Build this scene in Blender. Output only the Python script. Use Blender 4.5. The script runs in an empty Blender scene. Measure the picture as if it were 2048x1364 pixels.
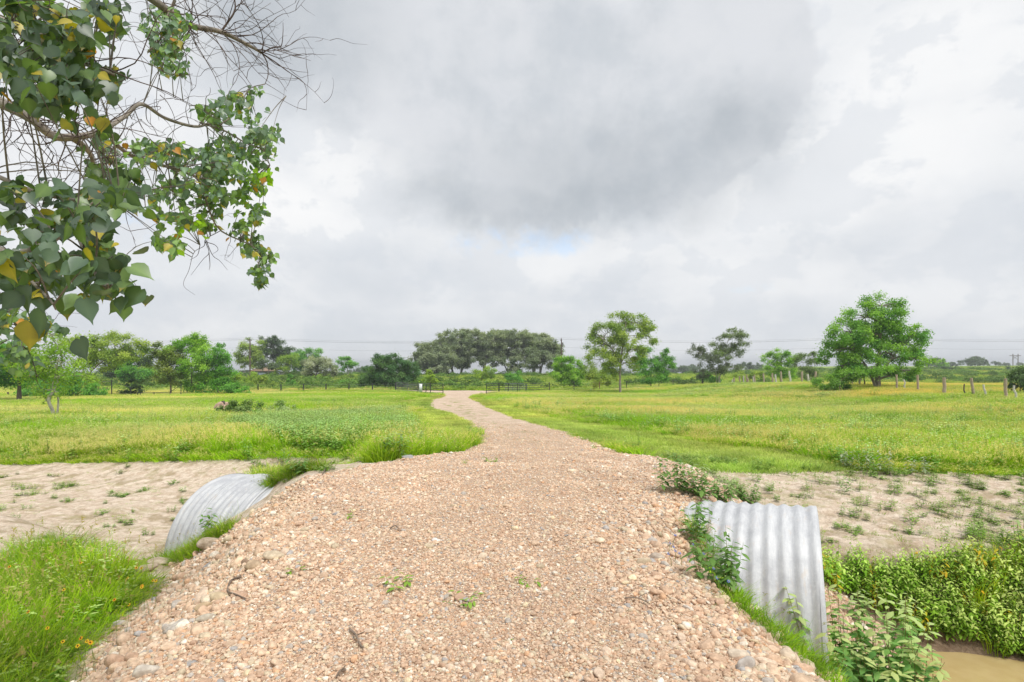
import bpy, math
import numpy as np
R = math.radians
scene = bpy.context.scene
F, CX, HZ, ZC = 1138.0, 1024.0, 732.0, 4.0      # focal length in photo pixels, principal column, horizon row, eye height

# ------------------------------------------------------------------ camera
cam_d = bpy.data.cameras.new("camera"); cam = bpy.data.objects.new("camera", cam_d)
scene.collection.objects.link(cam); scene.camera = cam
cam_d.sensor_width = 36.0; cam_d.lens = F / 2048 * 36.0
cam_d.shift_y = (HZ - 682.0) / 2048.0
cam_d.clip_start = 0.05; cam_d.clip_end = 20000
cam.location = (0, 0, ZC); cam.rotation_euler = (R(90), 0, 0)

# ------------------------------------------------------------------ light and exposure
SUN_EL, SUN_AZ = R(60), R(140)       # azimuth clockwise from +Y
vs = scene.view_settings
vs.view_transform = 'Standard'; vs.look = 'None'; vs.gamma = 1.0; vs.exposure = 0.97
sun_d = bpy.data.lights.new("sun", 'SUN'); sun = bpy.data.objects.new("sun", sun_d)
scene.collection.objects.link(sun)
sun_d.energy = 1.5; sun_d.angle = R(16); sun_d.color = (1.0, 0.965, 0.91)
sdir = np.array([math.sin(SUN_AZ)*math.cos(SUN_EL), math.cos(SUN_AZ)*math.cos(SUN_EL), math.sin(SUN_EL)])
from mathutils import Vector
sun.rotation_euler = Vector(-sdir).to_track_quat('-Z', 'Y').to_euler()
scene.cycles.max_bounces = 7; scene.cycles.diffuse_bounces = 4; scene.cycles.glossy_bounces = 2
scene.cycles.transmission_bounces = 4; scene.cycles.transparent_max_bounces = 8
scene.cycles.use_adaptive_sampling = True
scene.cycles.caustics_reflective = False; scene.cycles.caustics_refractive = False

class NT:
    """small node-tree writer"""
    def __init__(s, tree): s.t = tree; s.n = tree.nodes; s.l = tree.links
    def add(s, typ, **kw):
        n = s.n.new(typ)
        for k, v in kw.items(): setattr(n, k, v)
        return n
    def put(s, sock, v):
        if v is None: return
        if isinstance(v, bpy.types.NodeSocket): s.l.new(v, sock)
        else: sock.default_value = v
    def math(s, op, a, b=None, c=None, clamp=False):
        n = s.add('ShaderNodeMath', operation=op, use_clamp=clamp)
        s.put(n.inputs[0], a); s.put(n.inputs[1], b)
        if c is not None: s.put(n.inputs[2], c)
        return n.outputs[0]
    def vmath(s, op, a, b=None, scale=None):
        n = s.add('ShaderNodeVectorMath', operation=op)
        s.put(n.inputs[0], a); s.put(n.inputs[1], b)
        if scale is not None: s.put(n.inputs['Scale'], scale)
        return n.outputs['Value'] if op in ('DOT_PRODUCT', 'LENGTH', 'DISTANCE') else n.outputs['Vector']
    def noise(s, vec, scale, detail=4.0, rough=0.55, dist=0.0, col=False):
        n = s.add('ShaderNodeTexNoise'); s.put(n.inputs['Vector'], vec)
        n.inputs['Scale'].default_value = scale; n.inputs['Detail'].default_value = detail
        n.inputs['Roughness'].default_value = rough; n.inputs['Distortion'].default_value = dist
        return n.outputs['Color'] if col else n.outputs[0]
    def ramp(s, v, a, b, lo=0.0, hi=1.0, smooth=True):
        n = s.add('ShaderNodeMapRange', interpolation_type='SMOOTHSTEP' if smooth else 'LINEAR')
        s.put(n.inputs[0], v); n.inputs[1].default_value = a; n.inputs[2].default_value = b
        n.inputs[3].default_value = lo; n.inputs[4].default_value = hi
        return n.outputs[0]
    def mix(s, f, a, b, typ='MIX'):
        n = s.add('ShaderNodeMix', data_type='RGBA', blend_type=typ)
        s.put(n.inputs[0], f)
        for k, v in ((6, a), (7, b)):
            if isinstance(v, tuple) and len(v) == 3: v = (*v, 1)
            s.put(n.inputs[k], v)
        return n.outputs[2]

# ------------------------------------------------------------------ world: Nishita sky behind broken overcast
world = bpy.data.worlds.new("World"); scene.world = world; world.use_nodes = True
w = NT(world.node_tree); w.n.clear()
out = w.add('ShaderNodeOutputWorld')
sky = w.add('ShaderNodeTexSky', sky_type='NISHITA', sun_disc=False)
sky.sun_elevation = SUN_EL; sky.sun_rotation = SUN_AZ; sky.air_density = 1.0; sky.dust_density = 1.5
bg_sky = w.add('ShaderNodeBackground'); w.l.new(sky.outputs[0], bg_sky.inputs[0]); bg_sky.inputs[1].default_value = 0.12
tc = w.add('ShaderNodeTexCoord'); D0 = tc.outputs['Generated']
n1 = w.vmath('SUBTRACT', w.noise(D0, 3.2, 5, 0.6, col=True), (0.5, 0.5, 0.5))
n2 = w.vmath('SUBTRACT', w.noise(D0, 11.0, 6, 0.62, col=True), (0.5, 0.5, 0.5))
DW = w.vmath('ADD', D0, w.vmath('ADD', w.vmath('SCALE', n1, scale=0.12), w.vmath('SCALE', n2, scale=0.085)))
DS = w.vmath('ADD', D0, w.vmath('ADD', w.vmath('SCALE', n1, scale=0.05), w.vmath('SCALE', n2, scale=0.09)))
def cloud_blob(x, y, rx, ry, soft=0.28, warp=DW):
    d = np.array([(x-CX)/F, 1.0, (HZ-y)/F]); L = np.linalg.norm(d); d /= L
    rt = np.cross(d, (0, 0, 1.0)); rt /= np.linalg.norm(rt); up = np.cross(rt, d)
    ax, ay = rx/F/L, ry/F/L
    v = w.vmath('SUBTRACT', warp, tuple(d))
    a = w.vmath('DOT_PRODUCT', v, tuple(rt/ax)); b = w.vmath('DOT_PRODUCT', v, tuple(up/ay))
    q = w.math('ADD', w.math('MULTIPLY', a, a), w.math('MULTIPLY', b, b))
    front = w.math('GREATER_THAN', w.vmath('DOT_PRODUCT', D0, tuple(d)), 0.0)
    return w.math('MULTIPLY', w.ramp(w.math('SQRT', q), 1.0+soft, 1.0-soft), front)
def blend_max(lst):
    r = lst[0]
    for k in lst[1:]: r = w.math('SMOOTH_MAX', r, k, 0.06)
    return r
big = blend_max([cloud_blob(*a) for a in ((1130, 230, 400, 230), (1395, 170, 195, 215, .07), (860, 90, 300, 200), (600, 0, 170, 150), (1150, 360, 290, 92, .2))])
core = blend_max([cloud_blob(*a) for a in ((1230, 350, 280, 95, .7), (1000, 400, 200, 45, .7), (580, 20, 190, 160, .7), (1480, 250, 110, 90, .7))])
low = blend_max([cloud_blob(*a) for a in ((330, 610, 340, 50, .6), (820, 560, 190, 70, .6), (700, 640, 500, 40, .7), (1250, 585, 170, 38, .7), (1930, 500, 250, 110, .7), (1600, 640, 400, 40, .8))])
lit = blend_max([cloud_blob(*a, DS) for a in ((1720, 330, 260, 120, .7), (700, 290, 110, 90, .6), (1850, 130, 200, 80, .7), (560, 430, 180, 60, .7))])
wisp = w.noise(w.vmath('MULTIPLY', D0, (1.0, 1.0, 1.9)), 4.2, 5, 0.55, 0.25)
col = w.mix(w.ramp(wisp, 0.30, 0.68), (0.52, 0.535, 0.555), (0.595, 0.60, 0.608))
col = w.mix(w.math('MULTIPLY', lit, 0.7), col, (0.645, 0.645, 0.645))
bill = w.ramp(w.noise(w.vmath('MULTIPLY', D0, (1, 1, 1.5)), 7.5, 9, 0.62, 0.15), 0.47, 0.54)
col = w.mix(w.math('MULTIPLY', bill, 0.5), col, (0.475, 0.497, 0.53))
col = w.mix(w.math('MULTIPLY', low, w.ramp(wisp, 0.75, 0.3, 0.2, 0.7)), col, (0.43, 0.455, 0.49))
fold = w.noise(D0, 4.0, 6, 0.6)
fold2 = w.noise(D0, 9.0, 8, 0.6)
bigc = w.mix(w.ramp(w.math('ADD', w.math('MULTIPLY', fold, .6), w.math('MULTIPLY', fold2, .4)), 0.40, 0.60), (0.375, 0.40, 0.43), (0.475, 0.487, 0.51))
col = w.mix(w.math('MULTIPLY', big, 0.88), col, bigc)
col = w.mix(w.math('MULTIPLY', core, w.ramp(fold, 0.65, 0.35, 0.45, 0.8)), col, (0.285, 0.312, 0.34))
hole = blend_max([cloud_blob(*a, .5, DS) for a in ((1000, 478, 95, 30), (1135, 485, 45, 24), (1545, 572, 60, 9), (255, 470, 50, 45)  )])
hole = w.math('MULTIPLY', hole, w.ramp(w.noise(D0, 13.0, 8, 0.7), 0.42, 0.62, 0.0, 0.62))
bg_cl = w.add('ShaderNodeBackground'); w.put(bg_cl.inputs[0], col); bg_cl.inputs[1].default_value = 0.805
bg_sky.inputs[1].default_value = 0.12
mixw = w.add('ShaderNodeMixShader'); w.put(mixw.inputs[0], w.math('MULTIPLY', hole, 0.8))
w.l.new(bg_cl.outputs[0], mixw.inputs[1]); w.l.new(bg_sky.outputs[0], mixw.inputs[2])
w.l.new(mixw.outputs[0], out.inputs[0])
world.cycles.sampling_method = 'MANUAL'; world.cycles.sample_map_resolution = 512

# ------------------------------------------------------------------ helpers: objects, meshes
rng = np.random.default_rng(7)
col_main = scene.collection
def tag(o, label=None, cat=None, group=None, kind=None):
    for k, v in (('label', label), ('category', cat), ('group', group), ('kind', kind)):
        if v: o[k] = v
    return o
def empty(name, loc, label, cat, group=None):
    o = bpy.data.objects.new(name, None); col_main.objects.link(o); o.location = loc
    o.empty_display_size = 0.2
    return tag(o, label, cat, group)
def np_mesh(name, V, faces, mat=None, attrs=None, smooth=False, uv=None):
    """faces: int array (n,3)/(n,4), or a list of such arrays"""
    V = np.ascontiguousarray(V, dtype=np.float32)
    fl = faces if isinstance(faces, list) else [faces]
    fl = [np.asarray(f, dtype=np.int32) for f in fl if len(f)]
    me = bpy.data.meshes.new(name)
    me.vertices.add(len(V)); me.vertices.foreach_set('co', V.ravel())
    loops = np.concatenate([f.ravel() for f in fl]); tot = np.concatenate([np.full(len(f), f.shape[1], np.int32) for f in fl])
    st = np.concatenate([[0], np.cumsum(tot)[:-1]]).astype(np.int32)
    me.loops.add(len(loops)); me.loops.foreach_set('vertex_index', loops)
    me.polygons.add(len(tot)); me.polygons.foreach_set('loop_start', st); me.polygons.foreach_set('loop_total', tot)
    if smooth: me.polygons.foreach_set('use_smooth', np.ones(len(tot), bool))
    for k, (dom, typ, arr) in (attrs or {}).items():
        a = me.attributes.new(k, typ, dom)
        arr = np.ascontiguousarray(arr, dtype=np.float32)
        if typ == 'FLOAT_COLOR':
            if arr.shape[1] == 3: arr = np.concatenate([arr, np.ones((len(arr), 1), np.float32)], 1)
            a.data.foreach_set('color', arr.ravel())
        elif typ == 'FLOAT_VECTOR': a.data.foreach_set('vector', arr.ravel())
        else: a.data.foreach_set('value', arr.ravel())
    me.update(calc_edges=True)
    if mat: me.materials.append(mat)
    return me
def link(name, me, parent=None, loc=None):
    o = bpy.data.objects.new(name, me); col_main.objects.link(o)
    if parent: o.parent = parent
    if loc is not None: o.location = loc
    return o
class Geo:
    """collects vertices, faces and one colour per face corner group"""
    def __init__(s): s.V = []; s.F3 = []; s.F4 = []; s.C = []; s.n = 0
    def add(s, V, F, c=(1, 1, 1)):
        V = np.asarray(V, float); F = np.asarray(F, int) + s.n
        s.V.append(V); (s.F3 if F.shape[1] == 3 else s.F4).append(F); s.n += len(V)
        c = np.asarray(c, float); s.C.append(np.broadcast_to(c, (len(V), 3)) if c.ndim == 1 else c)
    def mesh(s, name, mat, smooth=False):
        fl = []
        if s.F3: fl.append(np.concatenate(s.F3))
        if s.F4: fl.append(np.concatenate(s.F4))
        return np_mesh(name, np.concatenate(s.V), fl, mat, {'tint': ('POINT', 'FLOAT_COLOR', np.concatenate(s.C))}, smooth)
    def tube(s, P, rad, seg=8, c=(1, 1, 1), cap=True):
        P = np.asarray(P, float); n = len(P); rad = np.broadcast_to(np.asarray(rad, float), (n,))
        T = np.gradient(P, axis=0); T /= np.linalg.norm(T, axis=1)[:, None] + 1e-9
        ref = np.array([0.0, 0, 1]) if abs(T[0, 2]) < .9 else np.array([1.0, 0, 0])
        N = np.cross(T, ref); N /= np.linalg.norm(N, axis=1)[:, None] + 1e-9
        for k in range(1, n):
            v = N[k-1] - T[k]*np.dot(N[k-1], T[k]); N[k] = v/(np.linalg.norm(v)+1e-9)
        B = np.cross(T, N); a = np.arange(seg)*2*np.pi/seg
        V = (P[:, None] + rad[:, None, None]*(np.cos(a)[None, :, None]*N[:, None] + np.sin(a)[None, :, None]*B[:, None])).reshape(-1, 3)
        i = np.arange(n-1)[:, None]*seg; j = np.arange(seg)[None]; j2 = (j+1) % seg
        F = np.stack([i+j, i+j2, i+seg+j2, i+seg+j], -1).reshape(-1, 4)
        s.add(V, F, c)
        if cap and seg >= 4:
            for e in (0, n-1):
                ring = P[e] + rad[e]*(np.cos(a)[:, None]*N[e] + np.sin(a)[:, None]*B[e])
                s.add(np.concatenate([ring, P[e][None]]), [(k, (k+1) % seg, seg) if e else ((k+1) % seg, k, seg) for k in range(seg)], c)
    def box(s, x0, x1, y0, y1, z0, z1, c=(1, 1, 1)):
        V = [(x, y, z) for z in (z0, z1) for y in (y0, y1) for x in (x0, x1)]
        s.add(V, [(0, 2, 3, 1), (4, 5, 7, 6), (0, 1, 5, 4), (2, 6, 7, 3), (0, 4, 6, 2), (1, 3, 7, 5)], c)
def spline(P, n):
    """Catmull-Rom through control points"""
    P = np.asarray(P, float); Q = np.concatenate([[2*P[0]-P[1]], P, [2*P[-1]-P[-2]]])
    t = np.linspace(0, len(P)-1-1e-6, n); k = t.astype(int); u = (t-k)[:, None]
    a, b, c, d = Q[k], Q[k+1], Q[k+2], Q[k+3]
    return .5*((2*b)+(c-a)*u+(2*a-5*b+4*c-d)*u**2+(3*b-a-3*c+d)*u**3)
def S(a, b, x):
    t = np.clip((np.asarray(x, float)-a)/(b-a), 0, 1); return t*t*(3-2*t)
_nz = [(rng.normal(size=2), rng.uniform(0, 6.28)) for _ in range(24)]
def fn(x, y, sc, k0=0, n=8):
    """smooth pseudo-noise about -1..1"""
    r = 0
    for k in range(n):
        d, p = _nz[(k0+k) % 24]; r = r + np.sin((x*d[0]+y*d[1])*sc*(1+.35*k)+p+k0)/(1+.25*k)
    return r/2.6

# ------------------------------------------------------------------ terrain height (ZC - drop)
def tab(y, T): T = np.array(T); return np.interp(y, T[:, 0], T[:, 1])
DR = [(-30, 1.7), (0, 1.5), (3, 1.47), (6, 1.42), (8, 1.45), (10, 1.6), (12, 1.78), (15, 1.98), (19, 2.2), (25, 2.48), (36, 2.83), (42, 2.95), (53, 3.15), (61, 3.3),
      (70, 3.5), (80, 3.62), (95, 3.6), (110, 3.35), (130, 2.85), (160, 2.75), (200, 3.9), (400, 9), (1000, 25), (6000, 170)]
DFR = [(0, 3.35), (110, 3.35), (150, 2.6), (200, 1.9), (300, 1.6), (400, 1.2), (600, .6), (1000, .8), (6000, 12)]
DB = [(-30, 2.3), (3, 2.25), (6, 2.4), (8, 2.35), (9.5, 2.12), (11, 1.95), (13, 2.03), (15, 2.06)] + [(a, b+.03) for a, b in DR[8:]]
DITCH = np.array([(-60, 36), (-25, 19.5), (-9, 11.7), (-4.75, 9.62), (0, 7.3), (3.15, 5.76), (5.2, 5.6), (9, 5.3), (30, 2), (80, -6)], float)
CR = [(-20, 2.2), (0, 1.6), (3, 1.25), (5, 1.1), (6, 1.65), (7, 2.3), (9, 2.75), (11, 2.75), (14, 2.4)]
CL = [(-20, -2.2), (0, -1.6), (4, -1.75), (5.2, -2.0), (6.3, -2.2), (7.3, -2.5), (8.5, -2.9), (9.1, -3.45), (10, -2.7), (12, -1.9), (14, -1.2)]
RR = [(11.5, 2.85), (13.3, 2.64), (17.6, 1.95), (25, .8), (35.6, -.75), (47.5, -2.7), (56, -3.9), (64, -4.35), (68, -4.2), (71, -3.0), (74, 0.5), (76, 6)]
RL = [(10.3, -2.4), (12, -1.65), (15, -.85), (19.2, -1.1), (25, -2.1), (36.8, -4.66), (42, -6.1), (52.7, -7.5), (61.5, -7.5), (68, -8.3), (71, -9.2), (74, -13), (76, -18)]
def ditch_dist(x, y):
    best = np.full(np.shape(x), 1e9); sign = np.ones(np.shape(x))
    for a, b in zip(DITCH[:-1], DITCH[1:]):
        d = b-a; L = np.hypot(*d); t = np.clip(((x-a[0])*d[0]+(y-a[1])*d[1])/L**2, 0, 1)
        q = np.hypot(x-a[0]-t*d[0], y-a[1]-t*d[1]); sg = np.sign(d[0]*(y-a[1])-d[1]*(x-a[0]))
        m = q < best; best = np.where(m, q, best); sign = np.where(m, sg, sign)
    return best*sign            # positive on the far side
def mound(x, y):
    cr = tab(y, CR) + .06*fn(x*0, y, 2.0, 3); cl = tab(y, CL) + .08*fn(x*0, y, 1.7, 5)
    out_r = np.maximum(x-cr, 0); out_l = np.maximum(cl-x, 0)
    mid = (cr+cl)/2; crown = .05*np.clip(np.abs(x-mid)/2, 0, 1.3)**2
    soft = lambda o: np.where(o < .3, o*o/.6, o-.15)
    z = ZC - tab(y, DR) - crown - .80*soft(out_r) - .60*soft(out_l) + .02*fn(x, y, 1.3, 2) + .012*fn(x, y, 5, 7)
    fade = S(15.5, 10.5, y)
    return np.where(fade > 0, z - (1-fade)*0.25, -1e3)
def terrain(x, y):
    x = np.asarray(x, float); y = np.asarray(y, float)
    D = tab(y, DB)
    D = D - 1.0*S(14, 34, x)*S(10, 45, y)*S(100, 76, y)
    rt_ = x/np.maximum(y, 1); k_ = S(.22, .5, rt_)*S(105, 130, y); D = D*(1-k_)+(tab(y, DFR)-1.3*S(.55, .95, rt_)*S(150, 330, y))*k_
    D = D + .1*fn(x, y, .12, 1)*S(14, 30, y) + .03*fn(x, y, .9, 4)
    D = D - .3*np.exp(-(((x-30)/9)**2+((y-62)/7)**2))
    d = ditch_dist(x, y)
    floor = np.interp(x, [-30, -9, -4, 0, 3, 9, 40], [2.8, 2.85, 2.95, 3.3, 3.42, 3.4, 3.3]) + .03*fn(x, y, 3, 9)
    farw = np.interp(x, [-20, -4, 0, 3, 6], [4.2, 3.6, 2.4, 1.0, 1.15]); nearw = np.interp(x, [-10, 0, 4], [1.5, 1.5, 1.3])
    k = np.where(d > 0, S(1.05, 1.05+farw, d), S(1.0, 1.0+nearw, -d))
    D2 = floor + (D-floor)*k
    D = np.where(floor > D, D2, D)
    D = D + .13*np.exp(-(((x-5.0)/.95)**2+((y-5.95)/.85)**2)**2)
    return np.maximum(ZC-D, mound(x, y)) + .02*fn(x, y, 2.5, 6)*S(40, 12, y)
def road_mask(x, y, grow=0.0):
    """>0 inside the gravel; metres to the edge, roughly"""
    r = np.where(y < 13, 9.0, tab(y, RR)); l = np.where(y < 13, -9.0, tab(y, RL))
    e = .12*fn(x*0+y, y*.3, 2.1, 8) + .05*fn(y, x*0, 6.0, 11)
    a = np.minimum(r-x, x-l)+e+grow
    near = (mound(x, y) - (terrain_base(x, y)) + .02*fn(x, y, 5, 3))*1.6 + grow
    lim = np.minimum(tab(y, GRIM)-x, x-tab(y, GLIM))+e+grow
    return np.where(y < 12, np.minimum(near, lim), np.where(y < 13.5, np.minimum(np.maximum(near, S(11.5, 12.5, y)*3), lim), a))
GLIM = [(-20, -9), (6.5, -9), (7.3, -3.4), (8, -2.75), (9, -2.2), (10, -1.95), (11, -1.8), (12, -1.55), (13.5, -1.2)]
GRIM = [(-20, 9), (7, 9), (9, 3.4), (10, 3.0), (11.5, 2.9), (13.3, 2.64)]
def terrain_base(x, y):
    D = tab(y, DB)
    d = ditch_dist(x, y)
    floor = np.interp(x, [-30, -9, -4, 0, 3, 9, 40], [2.8, 2.85, 2.95, 3.3, 3.42, 3.4, 3.3])
    farw = np.interp(x, [-20, -4, 0, 3, 6], [4.2, 3.6, 2.4, 1.0, 1.15]); nearw = np.interp(x, [-10, 0, 4], [1.5, 1.5, 1.3])
    k = np.where(d > 0, S(1.05, 1.05+farw, d), S(1.0, 1.0+nearw, -d))
    return ZC - np.where(floor > D, floor+(D-floor)*k, D)
def hit(px, py):
    """photo pixel -> point on the terrain"""
    Y = np.geomspace(2.0, 900, 5000); X = (px-CX)/F*Y; Z = ZC-(py-HZ)/F*Y
    k = np.nonzero(Z <= terrain(X, Y))[0]; k = k[0] if len(k) else -1
    return np.array([X[k], Y[k], float(terrain(X[k], Y[k]))])
def at(px, Y):
    X = (px-CX)/F*Y; return np.array([X, Y, float(terrain(X, Y))])
def pix(x, y, z=None):
    z = terrain(x, y) if z is None else z
    yy = np.maximum(y, .05); return CX+F*x/yy, HZ+F*(ZC-z)/yy
def inpoly(px, py, poly):
    poly = np.asarray(poly, float); r = np.zeros(np.shape(px), bool); j = len(poly)-1
    for i in range(len(poly)):
        xi, yi = poly[i]; xj, yj = poly[j]
        c = ((yi > py) != (yj > py)) & (px < (xj-xi)*(py-yi)/((yj-yi) if yj != yi else 1e-9)+xi)
        r ^= c; j = i
    return r

# ------------------------------------------------------------------ materials
def new_mat(name):
    m = bpy.data.materials.new(name); m.use_nodes = True; n = NT(m.node_tree); n.n.clear()
    o = n.add('ShaderNodeOutputMaterial'); return m, n, o
def principled(n, o, color, rough=0.8, metal=0.0, spec=0.3, normal=None):
    p = n.add('ShaderNodeBsdfPrincipled')
    n.put(p.inputs['Base Color'], (*color, 1) if isinstance(color, tuple) else color)
    n.put(p.inputs['Roughness'], rough); n.put(p.inputs['Metallic'], metal); n.put(p.inputs['Specular IOR Level'], spec)
    if normal: n.l.new(normal, p.inputs['Normal'])
    n.l.new(p.outputs[0], o.inputs[0]); return p
def bump(n, h, strength=.5, dist=.02):
    b = n.add('ShaderNodeBump'); b.inputs['Strength'].default_value = strength; b.inputs['Distance'].default_value = dist
    n.l.new(h, b.inputs['Height']); return b.outputs[0]
def leaf_mat(name, rough=.5, trans=.35, spec=.25, tcol=(1.25, 1.35, .5), instancer=False, soft=0.0):
    """leaf or blade: colour from the 'tint' of the leaf, part of the light passing through"""
    m, n, o = new_mat(name)
    a = n.add('ShaderNodeAttribute', attribute_name='tint'); c = a.outputs['Color']
    if instancer:
        b = n.add('ShaderNodeAttribute', attribute_name='hue', attribute_type='INSTANCER')
        c = n.mix(1.0, c, b.outputs['Color'], 'MULTIPLY')
    p = n.add('ShaderNodeBsdfPrincipled'); n.put(p.inputs['Base Color'], c)
    if soft:      # thin round blades catch light like a soft pile, not like flat cards
        gn = n.add('ShaderNodeNewGeometry').outputs['Normal']
        n.put(p.inputs['Normal'], n.vmath('NORMALIZE', n.vmath('ADD', n.vmath('SCALE', gn, scale=1-soft), (0, 0, soft))))
    p.inputs['Roughness'].default_value = rough; p.inputs['Specular IOR Level'].default_value = spec
    t = n.add('ShaderNodeBsdfTranslucent'); n.put(t.inputs[0], n.mix(1.0, c, tcol, 'MULTIPLY'))
    mx = n.add('ShaderNodeMixShader'); mx.inputs[0].default_value = trans
    n.l.new(p.outputs[0], mx.inputs[1]); n.l.new(t.outputs[0], mx.inputs[2]); n.l.new(mx.outputs[0], o.inputs[0])
    return m
M_LEAF = leaf_mat('tree_leaf', .5, .4, .25, (1.25, 1.35, .5), False, .35); M_GRASS = leaf_mat('grass_blade', .6, .35, .15, (1.2, 1.3, .5), True, .5)
M_WEED = leaf_mat('weed_leaf', .55, .3, .2, (1.2, 1.3, .6)); M_NEAR = leaf_mat('tallow_leaf', .40, .35, .6, (1.3, 1.5, .35))
m, n, o = new_mat('bark'); a = n.add('ShaderNodeAttribute', attribute_name='tint'); g = n.add('ShaderNodeTexCoord').outputs['Object']
nb = n.noise(n.vmath('MULTIPLY', g, (1, 1, .25)), 18, 5, .65)
principled(n, o, n.mix(1.0, a.outputs[0], n.mix(n.ramp(nb, .3, .7), (.55, .55, .55), (1.25, 1.2, 1.15)), 'MULTIPLY'), .9, 0, .2, bump(n, nb, .8, .02)); M_BARK = m
def plain(name, color, rough=.6, metal=0, spec=.4, nscale=12, amt=.25, bs=.2):
    m, n, o = new_mat(name); g = n.add('ShaderNodeTexCoord').outputs['Object']; nz = n.noise(g, nscale, 5, .6)
    lo = tuple(c*(1-amt) for c in color); hi = tuple(min(1, c*(1+amt)) for c in color)
    principled(n, o, n.mix(n.ramp(nz, .3, .7), lo, hi), rough, metal, spec, bump(n, nz, bs, .01)); return m
M_BLACK = plain('black_paint', (.022, .024, .027), .4, 0, .5); M_STEELRAIL = plain('worn_grey_steel', (.16, .18, .2), .45, .3)
M_WHITE = plain('white_board', (.78, .8, .84), .5); M_SHEET = plain('pale_sheet_metal', (.55, .62, .72), .4, .3, nscale=3)
M_RUSTROOF = plain('rusty_roof', (.30, .2, .14), .7); M_WIRE = plain('galvanised_wire', (.3, .3, .31), .4, .6)
M_CABLE = plain('dark_cable', (.13, .135, .14), .5); M_TAN = plain('pale_wall', (.6, .57, .5), .8)

def zone_nodes(n):
    g = n.add('ShaderNodeTexCoord').outputs['Object']; return g
# ground: soil and turf under the grass; 'dirt' attribute marks the bare silt along the ditch
m, n, o = new_mat('ground_soil_and_turf'); g = zone_nodes(n)
dm = n.add('ShaderNodeAttribute', attribute_name='dirt').outputs['Fac']; wet = n.add('ShaderNodeAttribute', attribute_name='wet').outputs['Fac']
na = n.noise(g, .35, 5, .6); nb = n.noise(g, 2.2, 6, .65); nc = n.noise(g, 14, 5, .6); nd = n.noise(n.vmath('MULTIPLY', g, (1, 1.35, 1)), 5.2, 9, .76, .7); cv = n.add('ShaderNodeTexVoronoi', feature='DISTANCE_TO_EDGE'); n.put(cv.inputs['Vector'], n.vmath('ADD', g, n.vmath('SCALE', n.noise(g, 3, 4, .6, col=True), scale=.35))); cv.inputs['Scale'].default_value = 3.3; crk = n.ramp(cv.outputs[0], .0, .05)
turf = n.mix(n.ramp(nb, .35, .65), (.16, .30, .03), (.30, .40, .05)); turf = n.mix(n.ramp(na, .45, .7, 0, .5), turf, (.42, .40, .13))
dirt = n.mix(n.ramp(nd, .38, .62), (.60, .46, .34), (.82, .70, .57)); dirt = n.mix(n.ramp(nc, .55, .75, 0, .4), dirt, (.33, .26, .17))
dirt = n.mix(n.ramp(nb, .50, .64, 0, .65), dirt, (.36, .28, .16)); dirt = n.mix(n.ramp(n.noise(g, 1.4, 7, .75), .52, .62, 0, .4), dirt, (.36, .33, .13)); dirt = n.mix(wet, dirt, n.mix(n.ramp(nd, .4, .6), (.21, .145, .095), (.33, .24, .165)))
edge = n.math('ADD', dm, n.math('MULTIPLY', n.math('SUBTRACT', nb, .5), .8))
cmix = n.mix(n.ramp(edge, .4, .6), turf, dirt)
hb = n.math('ADD', n.math('ADD', n.math('MULTIPLY', nd, .9), n.math('MULTIPLY', nc, .35)), n.math('MULTIPLY', crk, .12))
principled(n, o, cmix, .95, 0, .1, bump(n, hb, .9, .09)); M_GROUND = m
# gravel sheet
m, n, o = new_mat('pink_gravel'); g = zone_nodes(n)
far = n.add('ShaderNodeAttribute', attribute_name='far').outputs['Fac']; grn = n.add('ShaderNodeAttribute', attribute_name='green').outputs['Fac']
def vor(scale, feat='F1'):
    v = n.add('ShaderNodeTexVoronoi', feature=feat); n.put(v.inputs['Vector'], g); v.inputs['Scale'].default_value = scale; return v
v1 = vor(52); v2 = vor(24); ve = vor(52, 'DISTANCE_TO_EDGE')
def stonecol(cout):
    sp = n.add('ShaderNodeSeparateColor'); n.l.new(cout, sp.inputs[0])
    r = n.add('ShaderNodeValToRGB'); n.l.new(sp.outputs[0], r.inputs[0]); cr = r.color_ramp; cr.interpolation = 'CONSTANT'
    pal = [(.60, .40, .27), (.66, .48, .34), (.52, .34, .23), (.70, .56, .43), (.62, .43, .31), (.45, .40, .36), (.64, .40, .25), (.72, .62, .52)]
    cr.elements[0].color = (*pal[0], 1); cr.elements[1].position = 1/8; cr.elements[1].color = (*pal[1], 1)
    for k in range(2, 8): e = cr.elements.new(k/8); e.color = (*pal[k], 1)
    return n.mix(n.ramp(sp.outputs[1], 0, 1, 0, .35), r.outputs[0], (.40, .28, .2))
gc = n.mix(n.ramp(n.noise(g, 9, 3, .5), .45, .6), stonecol(v1.outputs['Color']), stonecol(v2.outputs['Color']))
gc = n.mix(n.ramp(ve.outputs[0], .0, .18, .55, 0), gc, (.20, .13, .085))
gf = n.mix(n.ramp(n.noise(g, 1.1, 7, .75), .35, .65), (.54, .40, .29), (.70, .56, .44)); gf = n.mix(n.ramp(n.noise(g, 7, 7, .8), .43, .60, 0, .7), gf, (.38, .27, .18)); gf = n.mix(n.ramp(n.noise(g, 16, 5, .8), .52, .66, 0, .6), gf, (.82, .70, .58))
gc = n.mix(far, gc, gf)
gp = n.math('MULTIPLY', grn, n.ramp(n.noise(n.vmath('MULTIPLY', g, (1, .5, 1)), 1.6, 7, .7), .48, .62))
gc = n.mix(gp, gc, (.30, .29, .12))
hh = n.math('ADD', n.math('MULTIPLY', ve.outputs[0], 1.0), n.math('MULTIPLY', n.noise(g, 30, 4, .7), .6))
principled(n, o, gc, .9, 0, .15, bump(n, hh, .8, .02)); M_GRAVEL = m
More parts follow.
